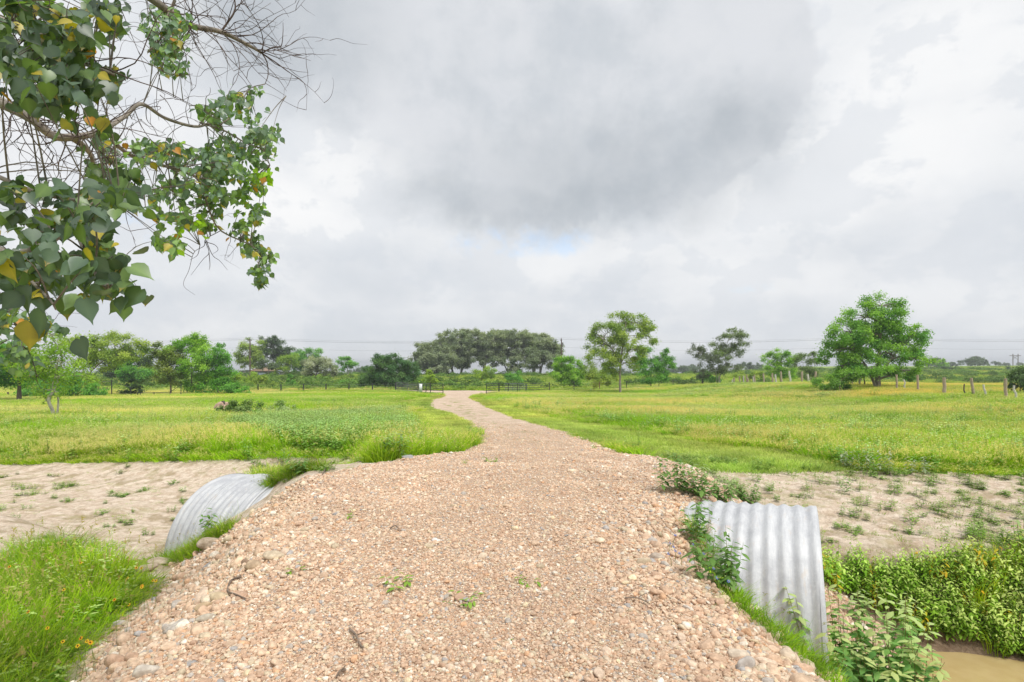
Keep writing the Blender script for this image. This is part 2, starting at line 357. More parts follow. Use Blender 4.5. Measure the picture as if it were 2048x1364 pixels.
# stones
m, n, o = new_mat('cobble'); hu = n.add('ShaderNodeAttribute', attribute_name='hue', attribute_type='INSTANCER'); g = zone_nodes(n)
sc = n.mix(n.ramp(n.noise(g, 3, 5, .6), .35, .7), (.72, .7, .68), (1.1, 1.1, 1.08)); principled(n, o, n.mix(1.0, hu.outputs['Color'], sc, 'MULTIPLY'), .8, 0, .25, bump(n, n.noise(g, 6, 4, .6), .3, .05)); M_STONE = m
m, n, o = new_mat('loose_cobble'); hu = n.add('ShaderNodeAttribute', attribute_name='tint'); g = zone_nodes(n)
nz = n.noise(g, 25, 6, .65); principled(n, o, n.mix(1.0, hu.outputs['Color'], n.mix(n.ramp(nz, .35, .7), (.75, .72, .7), (1.1, 1.1, 1.08)), 'MULTIPLY'), .85, 0, .2, bump(n, nz, .5, .01)); M_COBBLE = m
# galvanised steel
m, n, o = new_mat('galvanised_steel'); g = n.add('ShaderNodeTexCoord').outputs['Object']
st = n.noise(n.vmath('MULTIPLY', g, (9, 1.2, 1.2)), 3.4, 7, .7); bl = n.noise(g, 2.4, 5, .6); sp = n.noise(g, 40, 4, .6)
c = n.mix(n.ramp(st, .3, .7), (.46, .47, .49), (.60, .61, .62)); c = n.mix(n.ramp(bl, .42, .68, 0, .6), c, (.34, .35, .38)); c = n.mix(n.ramp(sp, .5, .7, 0, .2), c, (.75, .75, .75)); c = n.mix(n.ramp(n.noise(n.vmath('MULTIPLY', g, (3, 1, 1)), 5, 6, .7), .56, .70, 0, .5), c, (.52, .46, .40))
stain = n.vmath('DISTANCE', n.vmath('MULTIPLY', g, (1, 1, .5)), (2.55, -.62, .47)); c = n.mix(n.math('MULTIPLY', n.ramp(stain, .34, .05), n.ramp(n.noise(g, 7, 5, .7), .5, .62, 0, .55)), c, (.62, .38, .27))
sx = n.add('ShaderNodeSeparateXYZ'); n.l.new(g, sx.inputs[0]); c = n.mix(n.math('MULTIPLY', n.ramp(sx.outputs[2], -.1, -1.0), n.ramp(st, .35, .65)), c, (.36, .29, .22))
principled(n, o, c, n.ramp(bl, .3, .7, .6, .75), .2, .4, bump(n, sp, .12, .01)); M_STEEL = m
# muddy water
m, n, o = new_mat('muddy_water'); g = zone_nodes(n); nz = n.noise(g, 5, 3, .5)
principled(n, o, n.mix(n.ramp(nz, .3, .7), (.46, .34, .15), (.50, .38, .18)), .16, 0, .5, bump(n, n.noise(g, 9, 2, .5), .06, .02)); M_WATER = m
# county road
m, n, o = new_mat('road_dirt'); g = zone_nodes(n)
principled(n, o, n.mix(n.ramp(n.noise(g, 1.5, 6, .7), .35, .65), (.50, .38, .28), (.62, .49, .38)), .95, 0, .1); M_ROAD = m
m, n, o = new_mat('soil_clod'); g = zone_nodes(n); nz = n.noise(g, 9, 6, .7)
principled(n, o, n.mix(n.ramp(nz, .35, .65), (.38, .30, .21), (.62, .52, .41)), .95, 0, .1, bump(n, nz, 1, .05)); M_CLOD = m

# ------------------------------------------------------------------ field zones, laid out on the ground
Z_DIRT_L = [(-400, 935), (-60, 930), (150, 926), (420, 920), (600, 915), (760, 915), (700, 960), (520, 960), (330, 1110), (0, 1160), (-500, 1200)]
Z_DIRT_R = [(1330, 915), (1420, 918), (1560, 935), (1700, 940), (2048, 950), (2500, 965), (2900, 1180), (2048, 1120), (1640, 1100), (1400, 1020)]
Z_DIRT_FAR = [(1300, 800), (1350, 795), (1620, 797), (1660, 802), (1600, 806), (1440, 806)]
Z_DIRT_ST = [(430, 822), (600, 818), (640, 824), (560, 836), (440, 832)]
Z_MOW_R = [(925, 790), (985, 795), (1040, 817), (1150, 840), (1300, 862), (1450, 887), (1640, 915), (1700, 940), (1500, 945), (1330, 935), (1250, 900), (1000, 850), (930, 815)]
Z_MOW_L = [(880, 783), (905, 800), (960, 850), (985, 885), (900, 890), (850, 885), (822, 862), (812, 830), (800, 805), (830, 790)]
Z_WEED_L = [(480, 850), (560, 842), (800, 828), (835, 850), (830, 885), (720, 905), (560, 895), (490, 880)]
Z_WEED_R = [(1380, 775), (1500, 762), (1640, 765), (1700, 785), (1650, 800), (1450, 800), (1300, 797)]

# ------------------------------------------------------------------ ground sheet
na_, nr_ = 900, 420
rad = np.concatenate([[.4], np.geomspace(1.2, 40, 260), np.geomspace(41, 3000, nr_-261)])
ang = np.linspace(0, 2*np.pi, na_, endpoint=False)
ang = ang + .42*np.sin(2*ang)*0 
A_, R_ = np.meshgrid(ang, rad)
GX = R_*np.sin(A_); GY = R_*np.cos(A_)
GZ = terrain(GX, GY)
rm = road_mask(GX, GY)
GZ = GZ - .05*S(.05, .25, rm)*(GY < 77)
gpx, gpy = pix(GX, GY); vis = GY > 2
dd = ditch_dist(GX, GY)
dirt = (inpoly(gpx, gpy, Z_DIRT_L) | inpoly(gpx, gpy, Z_DIRT_R) | inpoly(gpx, gpy, Z_DIRT_FAR) | inpoly(gpx, gpy, Z_DIRT_ST)) & vis
dirt = np.maximum(dirt.astype(float), S(3.0, 1.5, np.abs(dd))*(GX > -3))
dirt = np.maximum(dirt, S(-.5, -.1, rm)*(GY < 13)); dirt = np.maximum(dirt, .62*S(-.15, .1, mound(GX, GY)-terrain_base(GX, GY))*(GY < 12.5)); dirt = np.maximum(dirt, S(4.2, 3.0, np.abs(dd))*(GX > 1)*(GY > 4))
wetm = S(-2.2, -2.9, GZ-ZC)*S(2.6, 1.2, np.abs(dd))*(GX > 0)
ii = np.arange(nr_-1)[:, None]*na_; jj = np.arange(na_)[None]; j2 = (jj+1) % na_
FQ = np.stack([ii+jj, ii+j2, ii+na_+j2, ii+na_+jj], -1).reshape(-1, 4)[:, ::-1]
V = np.stack([GX, GY, GZ], -1).reshape(-1, 3)
V = np.concatenate([V, [[0, 0, float(terrain(0, 0))-.05]]]); cen = len(V)-1
F3 = np.array([(cen, (k+1) % na_, k) for k in range(na_)])[:, ::-1]
me = np_mesh('ground', V, [F3, FQ], M_GROUND, {'dirt': ('POINT', 'FLOAT', np.append(dirt.ravel(), 0)), 'wet': ('POINT', 'FLOAT', np.append(wetm.ravel(), 0))}, True)
tag(link('ground', me), kind='structure')

# gravel drive: strip that follows the same terrain
ys = np.concatenate([np.arange(-14, 2, .25), np.arange(2, 14, .06), np.geomspace(14, 77, 190)])
us = np.linspace(0, 1, 150)
rows = []
for y in ys:
    if y < 13.2:
        xs = np.linspace(-6.5, 6.5, 521); mk = road_mask(xs, np.full_like(xs, y)) > 0
        mid = int(np.argmin(np.abs(xs-(tab(y, CR)+tab(y, CL))/2))); a = mid; b = mid
        while a > 0 and mk[a-1]: a -= 1
        while b < len(xs)-1 and mk[b+1]: b += 1
        l, r = xs[a], xs[b]
    else:
        e = .12*float(fn(y, y*.3, 2.1, 8)) + .05*float(fn(y, 0, 6.0, 11)); l = tab(y, RL)-e; r = tab(y, RR)+e
    rows.append(l+(r-l)*us)
RX = np.array(rows); RY = np.repeat(ys[:, None], len(us), 1)
RZ = terrain(RX, RY) + .006
RZ[:, 0] -= .06; RZ[:, -1] -= .06
nu = len(us); ii = np.arange(len(ys)-1)[:, None]*nu; jj = np.arange(nu-1)[None]
FQ = np.stack([ii+jj, ii+jj+1, ii+nu+jj+1, ii+nu+jj], -1).reshape(-1, 4)
farm = S(9, 24, RY); U = np.broadcast_to(us, RX.shape)
grnm = S(11, 22, RY)*S(62, 50, RY)*np.exp(-((U-.45)/.25)**2)
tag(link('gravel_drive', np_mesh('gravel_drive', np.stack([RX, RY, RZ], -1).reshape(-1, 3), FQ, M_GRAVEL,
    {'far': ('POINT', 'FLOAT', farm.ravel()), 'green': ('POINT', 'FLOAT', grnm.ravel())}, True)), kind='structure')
# county road beyond the gate
RC = spline([(-400, 84), (-120, 80), (-40, 78.6), (-10, 78.8), (4, 79.6), (14, 84), (24, 91), (33, 96), (44, 100), (70, 102), (160, 103), (400, 104)], 300)
T = np.gradient(RC, axis=0); T /= np.linalg.norm(T, axis=1)[:, None]; N = np.stack([-T[:, 1], T[:, 0]], 1)
wv = np.linspace(-2.9, 2.9, 9); P = RC[:, None]+N[:, None]*(wv*(1))[None, :, None]
Zr = terrain(P[..., 0], P[..., 1]).max(1, keepdims=True) + .02 + np.zeros((1, 9)); Zr[:, 0] -= .4; Zr[:, -1] -= .4
nn = 9; ii = np.arange(299)[:, None]*nn; jj = np.arange(nn-1)[None]
tag(link('road', np_mesh('road', np.concatenate([P, Zr[..., None]], -1).reshape(-1, 3), np.stack([ii+jj, ii+jj+1, ii+nn+jj+1, ii+nn+jj], -1).reshape(-1, 4)[:, ::-1], M_ROAD, None, True)), kind='structure')
def road_dist(x, y):
    d = np.full(np.shape(x), 1e9)
    for k in range(0, 300, 4): d = np.minimum(d, np.hypot(x-RC[k, 0], y-RC[k, 1]))
    return d
# puddle
t = np.linspace(0, 2*np.pi, 80, endpoint=False); V = [(5.0, 5.95, ZC-3.425)]+[(5.0+1.9*math.cos(a), 5.95+1.5*math.sin(a), ZC-3.425) for a in t]
tag(link('water', np_mesh('water', np.array(V), np.array([(0, k+1, (k+1) % 80+1) for k in range(80)]), M_WATER)), kind='structure')

# ------------------------------------------------------------------ scatter of stuff (one object each)
def scatter(name, P, rot, scl, idx, hue, protos, kind='stuff'):
    """one mesh of points that carries small prototype shapes"""
    me = np_mesh(name, P, np.zeros((0, 3), int)) if False else bpy.data.meshes.new(name)
    me.vertices.add(len(P)); me.vertices.foreach_set('co', np.ascontiguousarray(P, np.float32).ravel())
    for k, typ, arr in (('rot', 'FLOAT_VECTOR', rot), ('scl', 'FLOAT_VECTOR', scl)):
        a = me.attributes.new(k, typ, 'POINT'); a.data.foreach_set('vector', np.ascontiguousarray(arr, np.float32).ravel())
    a = me.attributes.new('pick', 'INT', 'POINT'); a.data.foreach_set('value', np.ascontiguousarray(idx, np.int32))
    a = me.attributes.new('hue', 'FLOAT_COLOR', 'POINT'); a.data.foreach_set('color', np.ascontiguousarray(np.concatenate([hue, np.ones((len(hue), 1))], 1), np.float32).ravel())
    ob = link(name, me); tag(ob, kind=kind)
    ng = bpy.data.node_groups.new(name+'_spread', 'GeometryNodeTree')
    ng.interface.new_socket('Geometry', in_out='INPUT', socket_type='NodeSocketGeometry'); ng.interface.new_socket('Geometry', in_out='OUTPUT', socket_type='NodeSocketGeometry')
    gi = ng.nodes.new('NodeGroupInput'); go = ng.nodes.new('NodeGroupOutput'); iop = ng.nodes.new('GeometryNodeInstanceOnPoints')
    jn = ng.nodes.new('GeometryNodeJoinGeometry')
    for p in reversed(protos):
        oi = ng.nodes.new('GeometryNodeObjectInfo'); oi.inputs['Object'].default_value = p; oi.inputs['As Instance'].default_value = True
        ng.links.new(oi.outputs['Geometry'], jn.inputs[0])
    def na(nm, typ):
        q = ng.nodes.new('GeometryNodeInputNamedAttribute'); q.data_type = typ; q.inputs['Name'].default_value = nm; return q.outputs['Attribute']
    ng.links.new(gi.outputs[0], iop.inputs['Points']); ng.links.new(jn.outputs[0], iop.inputs['Instance'])
    iop.inputs['Pick Instance'].default_value = True; ng.links.new(na('pick', 'INT'), iop.inputs['Instance Index'])
    e2r = ng.nodes.new('FunctionNodeEulerToRotation'); ng.links.new(na('rot', 'FLOAT_VECTOR'), e2r.inputs[0])
    ng.links.new(e2r.outputs[0], iop.inputs['Rotation']); ng.links.new(na('scl', 'FLOAT_VECTOR'), iop.inputs['Scale'])
    ng.links.new(iop.outputs[0], go.inputs[0])
    md = ob.modifiers.new('spread', 'NODES'); md.node_group = ng
    return ob
def proto(name, me): return bpy.data.objects.new(name, me)

def stone_proto(seed, flat=.6, sub=2, ang=.0):
    import bmesh
    r = np.random.default_rng(seed); bm = bmesh.new(); bmesh.ops.create_icosphere(bm, subdivisions=sub, radius=.5)
    V = np.array([v.co for v in bm.verts]); F = np.array([[v.index for v in f.verts] for f in bm.faces]); bm.free()
    for k in range(4): d = r.normal(size=3); d /= np.linalg.norm(d); V *= 1+.16*np.sin(V@d*r.uniform(3, 6)+r.uniform(0, 6))[:, None]
    for k in range(5):     # worn flat facets
        d = r.normal(size=3); d /= np.linalg.norm(d); c = r.uniform(.30, .42); e = np.maximum(V@d-c, 0); V -= e[:, None]*d*.8
    V *= (1, r.uniform(.65, .9), flat); me = np_mesh('pebble', V, F, M_STONE, None, True); return proto('pebble', me)
STONES = [stone_proto(k, f) for k, f in enumerate((.5, .6, .7, .45, .55, .65))]
PAL = np.array([(.60, .40, .27), (.66, .47, .33), (.54, .35, .24), (.70, .56, .42), (.62, .43, .30), (.47, .42, .38), (.64, .38, .22), (.76, .68, .58), (.38, .36, .36), (.66, .50, .38), (.58, .47, .33), (.72, .58, .38)])
PAL = PAL*np.array([1.20, 1.20, 1.17]); PAL = PAL*.86+PAL.mean(1, keepdims=True)*np.array([(1.05, 1.0, .9)])*.14
PW = np.array([16, 18, 12, 12, 14, 4, 5, 6, 2, 10, 8, 2.0]); PW /= PW.sum()
def sample_wedge(N, d0, d1, power, half=1.05):
    """points in front of the eye, density falling off with distance (power 0: uniform per area)"""
    e = 2-power; u = rng.random(N); d = (d0**e+(d1**e-d0**e)*u)**(1/e); t = rng.uniform(-half, half, N)
    return t*d, d
X, Y = sample_wedge(1150000, 2.0, 27, 1.3, .95)
keep = (road_mask(X, Y) > -.04*rng.random(len(X))) & (rng.random(len(X)) < S(27, 13, Y)); X, Y = X[keep], Y[keep]
cr = tab(Y, CR); cl = tab(Y, CL)
coarse = np.clip(np.maximum(S(-.7, .5, X-cr), S(-.4, .9, cl-X)), 0, 1)
size = np.exp(rng.normal(np.log(.0118+.003*(np.abs(X-(tab(Y, CR)+tab(Y, CL))/2) > .9)), .5, len(X)))*(1+1.0*coarse*rng.random(len(X)))
big_ = rng.random(len(X)) < .004+.032*coarse; size[big_] *= rng.uniform(1.6, 2.8, big_.sum())
size = np.minimum(size, .125)*(1+.03*Y)
keep = rng.random(len(X)) < np.clip((.0135/size)**.8, .0, 1); X, Y, size, coarse = X[keep], Y[keep], size[keep], coarse[keep]
Zs = terrain(X, Y)+.006+size*.12
eps = .05; gx = (terrain(X+eps, Y)-Zs+.006+size*.12)/eps; gy = (terrain(X, Y+eps)-Zs+.006+size*.12)/eps
rot = np.stack([np.arctan(np.clip(gy, -1.2, 1.2))+rng.normal(0, .22, len(X)), -np.arctan(np.clip(gx, -1.2, 1.2))+rng.normal(0, .22, len(X)), rng.uniform(0, 6.28, len(X))], 1)
hue = PAL[rng.choice(len(PAL), len(X), p=PW)]*rng.uniform(.86, 1.12, (len(X), 1))
hue = hue*(1+.07*fn(X, Y, .9, 4)+.05*fn(X, Y*.3, 3.1, 9))[:, None]
scatter('gravel', np.stack([X, Y, Zs], 1), rot, np.stack([size]*3, 1)*rng.uniform(.8, 1.25, (len(X), 3)), rng.integers(0, 6, len(X)), hue, STONES)
N_GRAVEL = len(X)

# ---- grass and weed prototypes
def blades(nb, h, rad_, wid, lean, c0, c1, seed, seg=3, tips=0, tipc=(.55, .48, .25), curl=.5):
    r = np.random.default_rng(seed); G = Geo()
    for k in range(nb):
        a = r.uniform(0, 6.28); q = rad_*math.sqrt(r.random()); p = np.array([q*math.cos(a), q*math.sin(a), -.02]); hh = h*r.uniform(.55, 1.1)
        la = a+r.normal(0, .9); ld = lean*r.uniform(.2, 1.3)*hh; t = np.linspace(0, 1, seg+1)
        P = p+np.stack([math.cos(la)*ld*t**1.8, math.sin(la)*ld*t**1.8, hh*(t-curl*.35*t**3*lean)], 1)
        fa = r.uniform(0, 6.28); s = np.array([math.cos(fa), math.sin(fa), 0])*wid*r.uniform(.6, 1.2)
        wd = (1-t**2.2)[:, None]*.5; wd[-1] = .03
        Vv = np.concatenate([P-s*wd, P+s*wd]); m_ = seg+1
        c = np.array(c0)+(np.array(c1)-c0)*r.random(); cc = np.tile(c, (2*m_, 1)); cc *= r.uniform(.8, 1.15)
        G.add(Vv, [(i, i+1, m_+i+1, m_+i) for i in range(seg)], cc)
        if r.random() < tips:
            top = P[-1]; L = hh*.16; 
            for b in range(5):
                o = top-np.array([0, 0, L*(b/4)]); e = r.normal(0, 1, 3)*L*.22; e2 = np.array([0, 0, L*.3])
                G.add([o, o+e+e2*.5, o+e2], [(0, 1, 2)], tipc)
    return proto('grass_tuft', G.mesh('grass_tuft', M_GRASS))
def leafy(nst, h, rad_, leaf, c0, c1, seed, mat, per=9, tipc=None, aspect=.45, droop=.5, stemc=(.2, .22, .07), spread=.35):
    r = np.random.default_rng(seed); G = Geo(); c0 = np.array(c0); c1 = np.array(c1)
    for k in range(nst):
        a = r.uniform(0, 6.28); q = rad_*math.sqrt(r.random()); p = np.array([q*math.cos(a), q*math.sin(a), -.03]); hh = h*r.uniform(.6, 1.1)
        e = p+np.array([math.cos(a)*spread*hh*r.random(), math.sin(a)*spread*hh*r.random(), hh]); mid = (p+e)/2+r.normal(0, .04*hh, 3)
        P = spline([p, mid, e], 5); G.tube(P, np.linspace(.006, .002, 5)*max(h, .3), 3, stemc, False)
        for j in range(per):
            t = .25+.75*(j+r.random()*.5)/per; o = P[0]*(1-t)+P[-1]*t if False else np.array([np.interp(t*4, range(5), P[:, x]) for x in range(3)])
            az = j*2.4+r.normal(0, .4); L = leaf*r.uniform(.6, 1.15)*(1.15-.5*t); el = r.uniform(.1, .7)-droop*.5
            d = np.array([math.cos(az)*math.cos(el), math.sin(az)*math.cos(el), math.sin(el)]); sd = np.array([-math.sin(az), math.cos(az), 0.])
            up = np.cross(d, sd)*-1; dr = np.array([0, 0, -droop*L*.5])
            W = L*aspect*.5
            pts = [o, o+d*L*.35+sd*W+up*W*.3, o+d*L*.35, o+d*L*.35-sd*W+up*W*.3, o+d*L*.7+sd*W*.75+dr*.5, o+d*L*.7+dr*.5, o+d*L*.7-sd*W*.75+dr*.5, o+d*L+dr]
            c = c0+(c1-c0)*r.random()
            if tipc is not None and t > .8: c = np.array(tipc)*r.uniform(.85, 1.1)
            G.add(pts, [(0, 2, 1), (0, 3, 2), (1, 2, 5), (1, 5, 4), (3, 6, 5), (3, 5, 2), (4, 5, 7), (5, 6, 7)], c)
    return G.mesh('weed', mat)
GA = (.22, .42, .010); GB = (.44, .62, .03)
P_TALL = [blades(46, .46, .17, .012, .5, GA, GB, 10+k, 3, .06) for k in range(4)]
P_FINE = [blades(60, .55, .15, .007, .75, (.13, .27, .02), (.36, .46, .06), 20+k, 4, .07, (.40, .34, .16)) for k in range(4)]
P_MOW = [blades(46, .085, .17, .010, .9, (.26, .43, .05), (.55, .62, .17), 30+k, 2, 0) for k in range(3)]
P_SEED = [blades(34, .50, .16, .007, .35, (.30, .45, .03), (.54, .58, .10), 40+k, 2, .6, (.68, .62, .26)) for k in range(3)]
P_WEED = [proto('weed_tuft', leafy(6, .5, .15, .10, (.16, .33, .04), (.32, .50, .10), 50+k, M_GRASS, 10, (.52, .64, .28))) for k in range(3)]
P_BUSH = []
for k in range(4):
    r = np.random.default_rng(60+k); nL = 420; d = r.normal(size=(nL, 3)); d /= np.linalg.norm(d, axis=1)[:, None]; c = d*np.array([.55, .55, .5])*r.uniform(.55, 1.05, (nL, 1)); c[:, 2] = np.abs(c[:, 2])*1.3
    a = r.normal(size=(nL, 3)); a /= np.linalg.norm(a, axis=1)[:, None]; b = np.cross(a, r.normal(size=(nL, 3))); b /= np.linalg.norm(b, axis=1)[:, None]
    s_ = r.uniform(.035, .075, (nL, 1)); V = np.stack([c-a*s_, c-b*s_*.6, c+a*s_, c+b*s_*.6], 1).reshape(-1, 3)
    tint = np.repeat(np.array([(.15, .28, .04)])+(np.array([(.32, .45, .09)])-np.array([(.15, .28, .04)]))*r.random((nL, 1)), 4, 0)
    P_BUSH.append(proto('brush_tuft', np_mesh('brush_tuft', V, np.arange(nL*4).reshape(-1, 4), M_GRASS, {'tint': ('POINT', 'FLOAT_COLOR', tint)})))

def grass_hue(X, Y, kx=0):
    b = np.clip(.5+.5*fn(X, Y, .16, 2+kx), 0, 1)[:, None]; c = np.clip(.5+.6*fn(X, Y, .5, 5+kx), 0, 1)[:, None]
    h = np.array([(.80, 1.03, .72)])*(1-b)+np.array([(1.16, 1.14, .78)])*b; h = h*(1-.5*c)+h*np.array([(1.3, .98, 1.5)])*.5*c
    return h*(1+.14*fn(X*.35, Y, .55, 12+kx))[:, None]*np.where((X > .6*Y) & (Y > 41), 1, 0)[:, None]*np.array([(1.14, 1.0, .8)])*rng.uniform(.85, 1.12, (len(X), 1))+h*(1+.14*fn(X*.35, Y, .55, 12+kx))[:, None]*np.where((X > .6*Y) & (Y > 41), 0, 1)[:, None]*rng.uniform(.85, 1.12, (len(X), 1))
def lay(name, X, Y, protos, h, sx, hue, sink=0.0, tilt=.08):
    Z = terrain(X, Y)-sink; n_ = len(X)
    rot = np.stack([rng.normal(0, tilt, n_), rng.normal(0, tilt, n_), rng.uniform(0, 6.28, n_)], 1)
    scl = np.stack([sx, sx, h], 1); scatter(name, np.stack([X, Y, Z], 1), rot, scl, rng.integers(0, len(protos), n_), hue, protos)
# field on both sides, ten to ninety metres
X, Y = sample_wedge(330000, 8.5, 96, 1.25, 1.2)
px, py = pix(X, Y); rd = road_mask(X, Y); rdd = road_dist(X, Y); dch = ditch_dist(X, Y)
isd = inpoly(px, py, Z_DIRT_L) | inpoly(px, py, Z_DIRT_R); isd2 = inpoly(px, py, Z_DIRT_FAR) | inpoly(px, py, Z_DIRT_ST)
jx = 16*fn(X, Y, .8, 6)+rng.normal(0, 7, len(X)); jy = 3*fn(X, Y, 1.1, 2)+rng.normal(0, 2.2, len(X)); mow = inpoly(px+jx, py+jy, Z_MOW_R) | inpoly(px+jx, py+jy, Z_MOW_L); nearmow = inpoly(px, py+6, Z_MOW_R) | inpoly(px, py-6, Z_MOW_R); wl = inpoly(px+38*fn(X, Y, .7, 2), py+9*fn(X, Y, .8, 9), Z_WEED_L); wr = inpoly(px, py, Z_WEED_R)
ok = (rd < -.05) & (rdd > 3.1) & ~isd & (dch > 1.2) & ~(isd2 & (rng.random(len(X)) < .85))
zone = np.where(mow, 2, np.where(wl, 3, np.where(wr, 4, 1)))
def pick(mask): return X[mask], Y[mask]
fe = inpoly(px, py+16+8*fn(X, Y, 2.0, 3), Z_DIRT_L) | inpoly(px, py+14+8*fn(X, Y, 2.0, 3), Z_DIRT_R); ok &= ~(fe & (rng.random(len(X)) < .55)); feath = np.where(fe, .45, 1.0)*np.where(nearmow, .6, 1.0)
far_ = lambda Y: 1+.018*np.maximum(Y-10, 0)
sel = ok & ((zone == 1) | (((zone == 3) | (zone == 4)) & (rng.random(len(X)) < .55))); r_ = rng.random(len(X)); seedy = np.clip(.06+.65*fn(X*.5, Y, .30, 7)+.008*Y, 0.02, .88)
a = sel & (r_ >= seedy); x, y = pick(a)
lay('tall_grass', x, y, P_TALL, feath[a]*rng.uniform(.55, 1.15, len(x))*(.85+.25*fn(x, y, .3, 3)), far_(y)*rng.uniform(.9, 1.3, len(x)), grass_hue(x, y))
a = sel & (r_ < seedy); x, y = pick(a)
lay('seeding_grass', x, y, P_SEED, feath[a]*rng.uniform(.6, 1.0, len(x))*(.8+.2*fn(x, y, .3, 3)), far_(y)*rng.uniform(.8, 1.2, len(x)), grass_hue(x, y, 3))
xm, ym = sample_wedge(230000, 9, 80, 1.1, 1.0); pxm, pym = pix(xm, ym)
a = (road_mask(xm, ym) < .03) & (inpoly(pxm, pym, Z_MOW_R) | inpoly(pxm, pym, Z_MOW_L)); x, y = xm[a], ym[a]
stripe = (1+.14*np.sin(road_mask(x, y)*3.6)+.2*fn(x, y, 1.3, 4))[:, None]
lay('mown_grass', x, y, P_MOW, rng.uniform(.7, 1.3, len(x))*(1+.01*y), far_(y)*rng.uniform(.9, 1.3, len(x)), grass_hue(x, y, 5)*stripe*np.array([(1.12, .99, 1.25)]))
a = ok & ((zone == 3) & (rng.random(len(X)) < np.clip(.5+.5*fn(X, Y, .9, 3), .1, .9)) | ((zone == 4) & (rng.random(len(X)) < .5)) | ((zone == 1) & (rng.random(len(X)) < .035))); x, y = pick(a)
lay('pale_tipped_weeds', x, y, P_WEED, rng.uniform(.6, 1.35, len(x))*np.where(y > 45, .7, 1), far_(y)*rng.uniform(.9, 1.3, len(x)), grass_hue(x, y, 6)*1.05)
# sparse plants on the bare silt
X, Y = sample_wedge(26000, 6.5, 15, .8, 1.15); px, py = pix(X, Y); pr = np.where(X > 0, .14+.7*np.clip(fn(X, Y, 1.1, 4), 0, 1)+.12*(X > 6), .02+.34*np.clip(fn(X, Y, 1.2, 9), 0, 1))
a = (inpoly(px, py, Z_DIRT_L) | inpoly(px, py, Z_DIRT_R)) & (rng.random(len(X)) < pr) & (road_mask(X, Y) < -.1); x, y = X[a], Y[a]
lay('sparse_silt_plants', x, y, P_WEED+P_MOW+P_MOW, np.where(x > 0, rng.uniform(.15, .6, len(x)), rng.uniform(.15, .35, len(x))), rng.uniform(.35, .8, len(x)), grass_hue(x, y, 6)*np.array([(1.0, .9, .9)]))
# tall fine grass on the near bank of the ditch, left of the drive
X = rng.uniform(-13, -2.2, 26000); Y = rng.uniform(2.2, 10.5, 26000)
dch = ditch_dist(X, Y); rd = road_mask(X, Y)
ptx, pty = pix(X, Y, terrain(X, Y)+.40)
a = (rd < -.10) & (pty > np.interp(ptx, [-600, 0, 100, 170, 250, 330, 350, 470], [1085, 1080, 1045, 1062, 1085, 1095, 1085, 1040])) & (dch < -.2+.25*(X > -4.6)) & (rng.random(len(X)) < .42) & (X > -1.25*Y-1); x, y = X[a], Y[a]
edge_ = np.clip((-.1-road_mask(x, y))/.5, .25, 1)
lay('ditch_grass', x, y, P_FINE+P_TALL+P_TALL[:2]+P_WEED[:1], rng.uniform(.45, .95, len(x))*edge_, rng.uniform(.7, 1.1, len(x)), grass_hue(x, y, 8)*(.98+.22*fn(x, y, 2.2, 5))[:, None]*np.array([(1.0, 1.02, .95)])*np.where(rng.random((len(x), 1)) < .10, [[1.12, .95, .9]], [[1, 1, 1]]), tilt=.16)
# grass fringe around the culvert, right side of the drive
fr = [spline([hit(1385, 1055)[:2], hit(1402, 1120)[:2], hit(1452, 1195)[:2], hit(1520, 1255)[:2], hit(1590, 1310)[:2], hit(1650, 1362)[:2]], 60), spline([hit(335, 1125)[:2], hit(385, 1110)[:2], hit(430, 1082)[:2], hit(462, 1058)[:2]], 60), spline([hit(545, 962)[:2], hit(575, 950)[:2], hit(612, 942)[:2], hit(650, 938)[:2]], 60)]
xs, ys_ = [], []
for k, f in enumerate(fr):
    for q in range(2 if k == 0 else 2): xs.append(f[:, 0]+rng.normal(0, .07, 60)+(.05 if k == 0 else -.05)); ys_.append(f[:, 1]+rng.normal(0, .07, 60))
x = np.concatenate(xs); y = np.concatenate(ys_)
lay('culvert_edge_grass', x, y, P_FINE+P_TALL, rng.uniform(.15, .45, len(x))*np.where((x > 0) & (y < 5.3), .6, 1), rng.uniform(.35, .7, len(x)), grass_hue(x, y, 8)*rng.uniform(.55, 1.05, (len(x), 1)), tilt=.3)
# far bank of the ditch on the right: dense leafy weeds and reeds
X = rng.uniform(3.0, 15, 13000); Y = rng.uniform(5.8, 9.8, 13000); dch = ditch_dist(X, Y)
a = (dch > 1.0+.12*fn(X, Y, 3, 1)) & (dch < 2.9) & (rng.random(len(X)) < .75); ptx, pty = pix(X, Y, terrain(X, Y)+.46); a &= pty+rng.normal(0, 10, len(X)) > np.interp(ptx, [1600, 1700, 1850, 2048, 2300], [1088, 1078, 1066, 1060, 1060]); px, py = pix(X, Y); a &= py < np.interp(px, [1600, 1690, 1760, 1850, 1950, 2048, 2300], [1150, 1195, 1230, 1278, 1288, 1325, 1420]); x, y = X[a], Y[a]
P_LEAFY = [proto('leafy_weed', leafy(5, .5, .12, .085, (.15, .31, .035), (.27, .48, .07), 80+k, M_GRASS, 14, (.42, .58, .20), .5, .9)) for k in range(4)]
P_YEL = [proto('yellowing_weed', leafy(5, .42, .12, .08, (.30, .36, .04), (.65, .42, .03), 90, M_GRASS, 8, None, .5, 1.2))]
pk = rng.integers(0, 4, len(x)); pk = np.where((rng.random(len(x)) < .07) & (x < 6.5), 4, pk); pk = np.where((rng.random(len(x)) < .35*S(5.3, 7, x)), 5+rng.integers(0, 4, len(x)), pk)
n_ = len(x); Z = terrain(x, y); rot = np.stack([rng.normal(-.15, .15, n_), rng.normal(0, .15, n_), rng.uniform(0, 6.28, n_)], 1); q = rng.uniform(.65, 1.2, n_)*(.85+.25*S(5, 8, x))
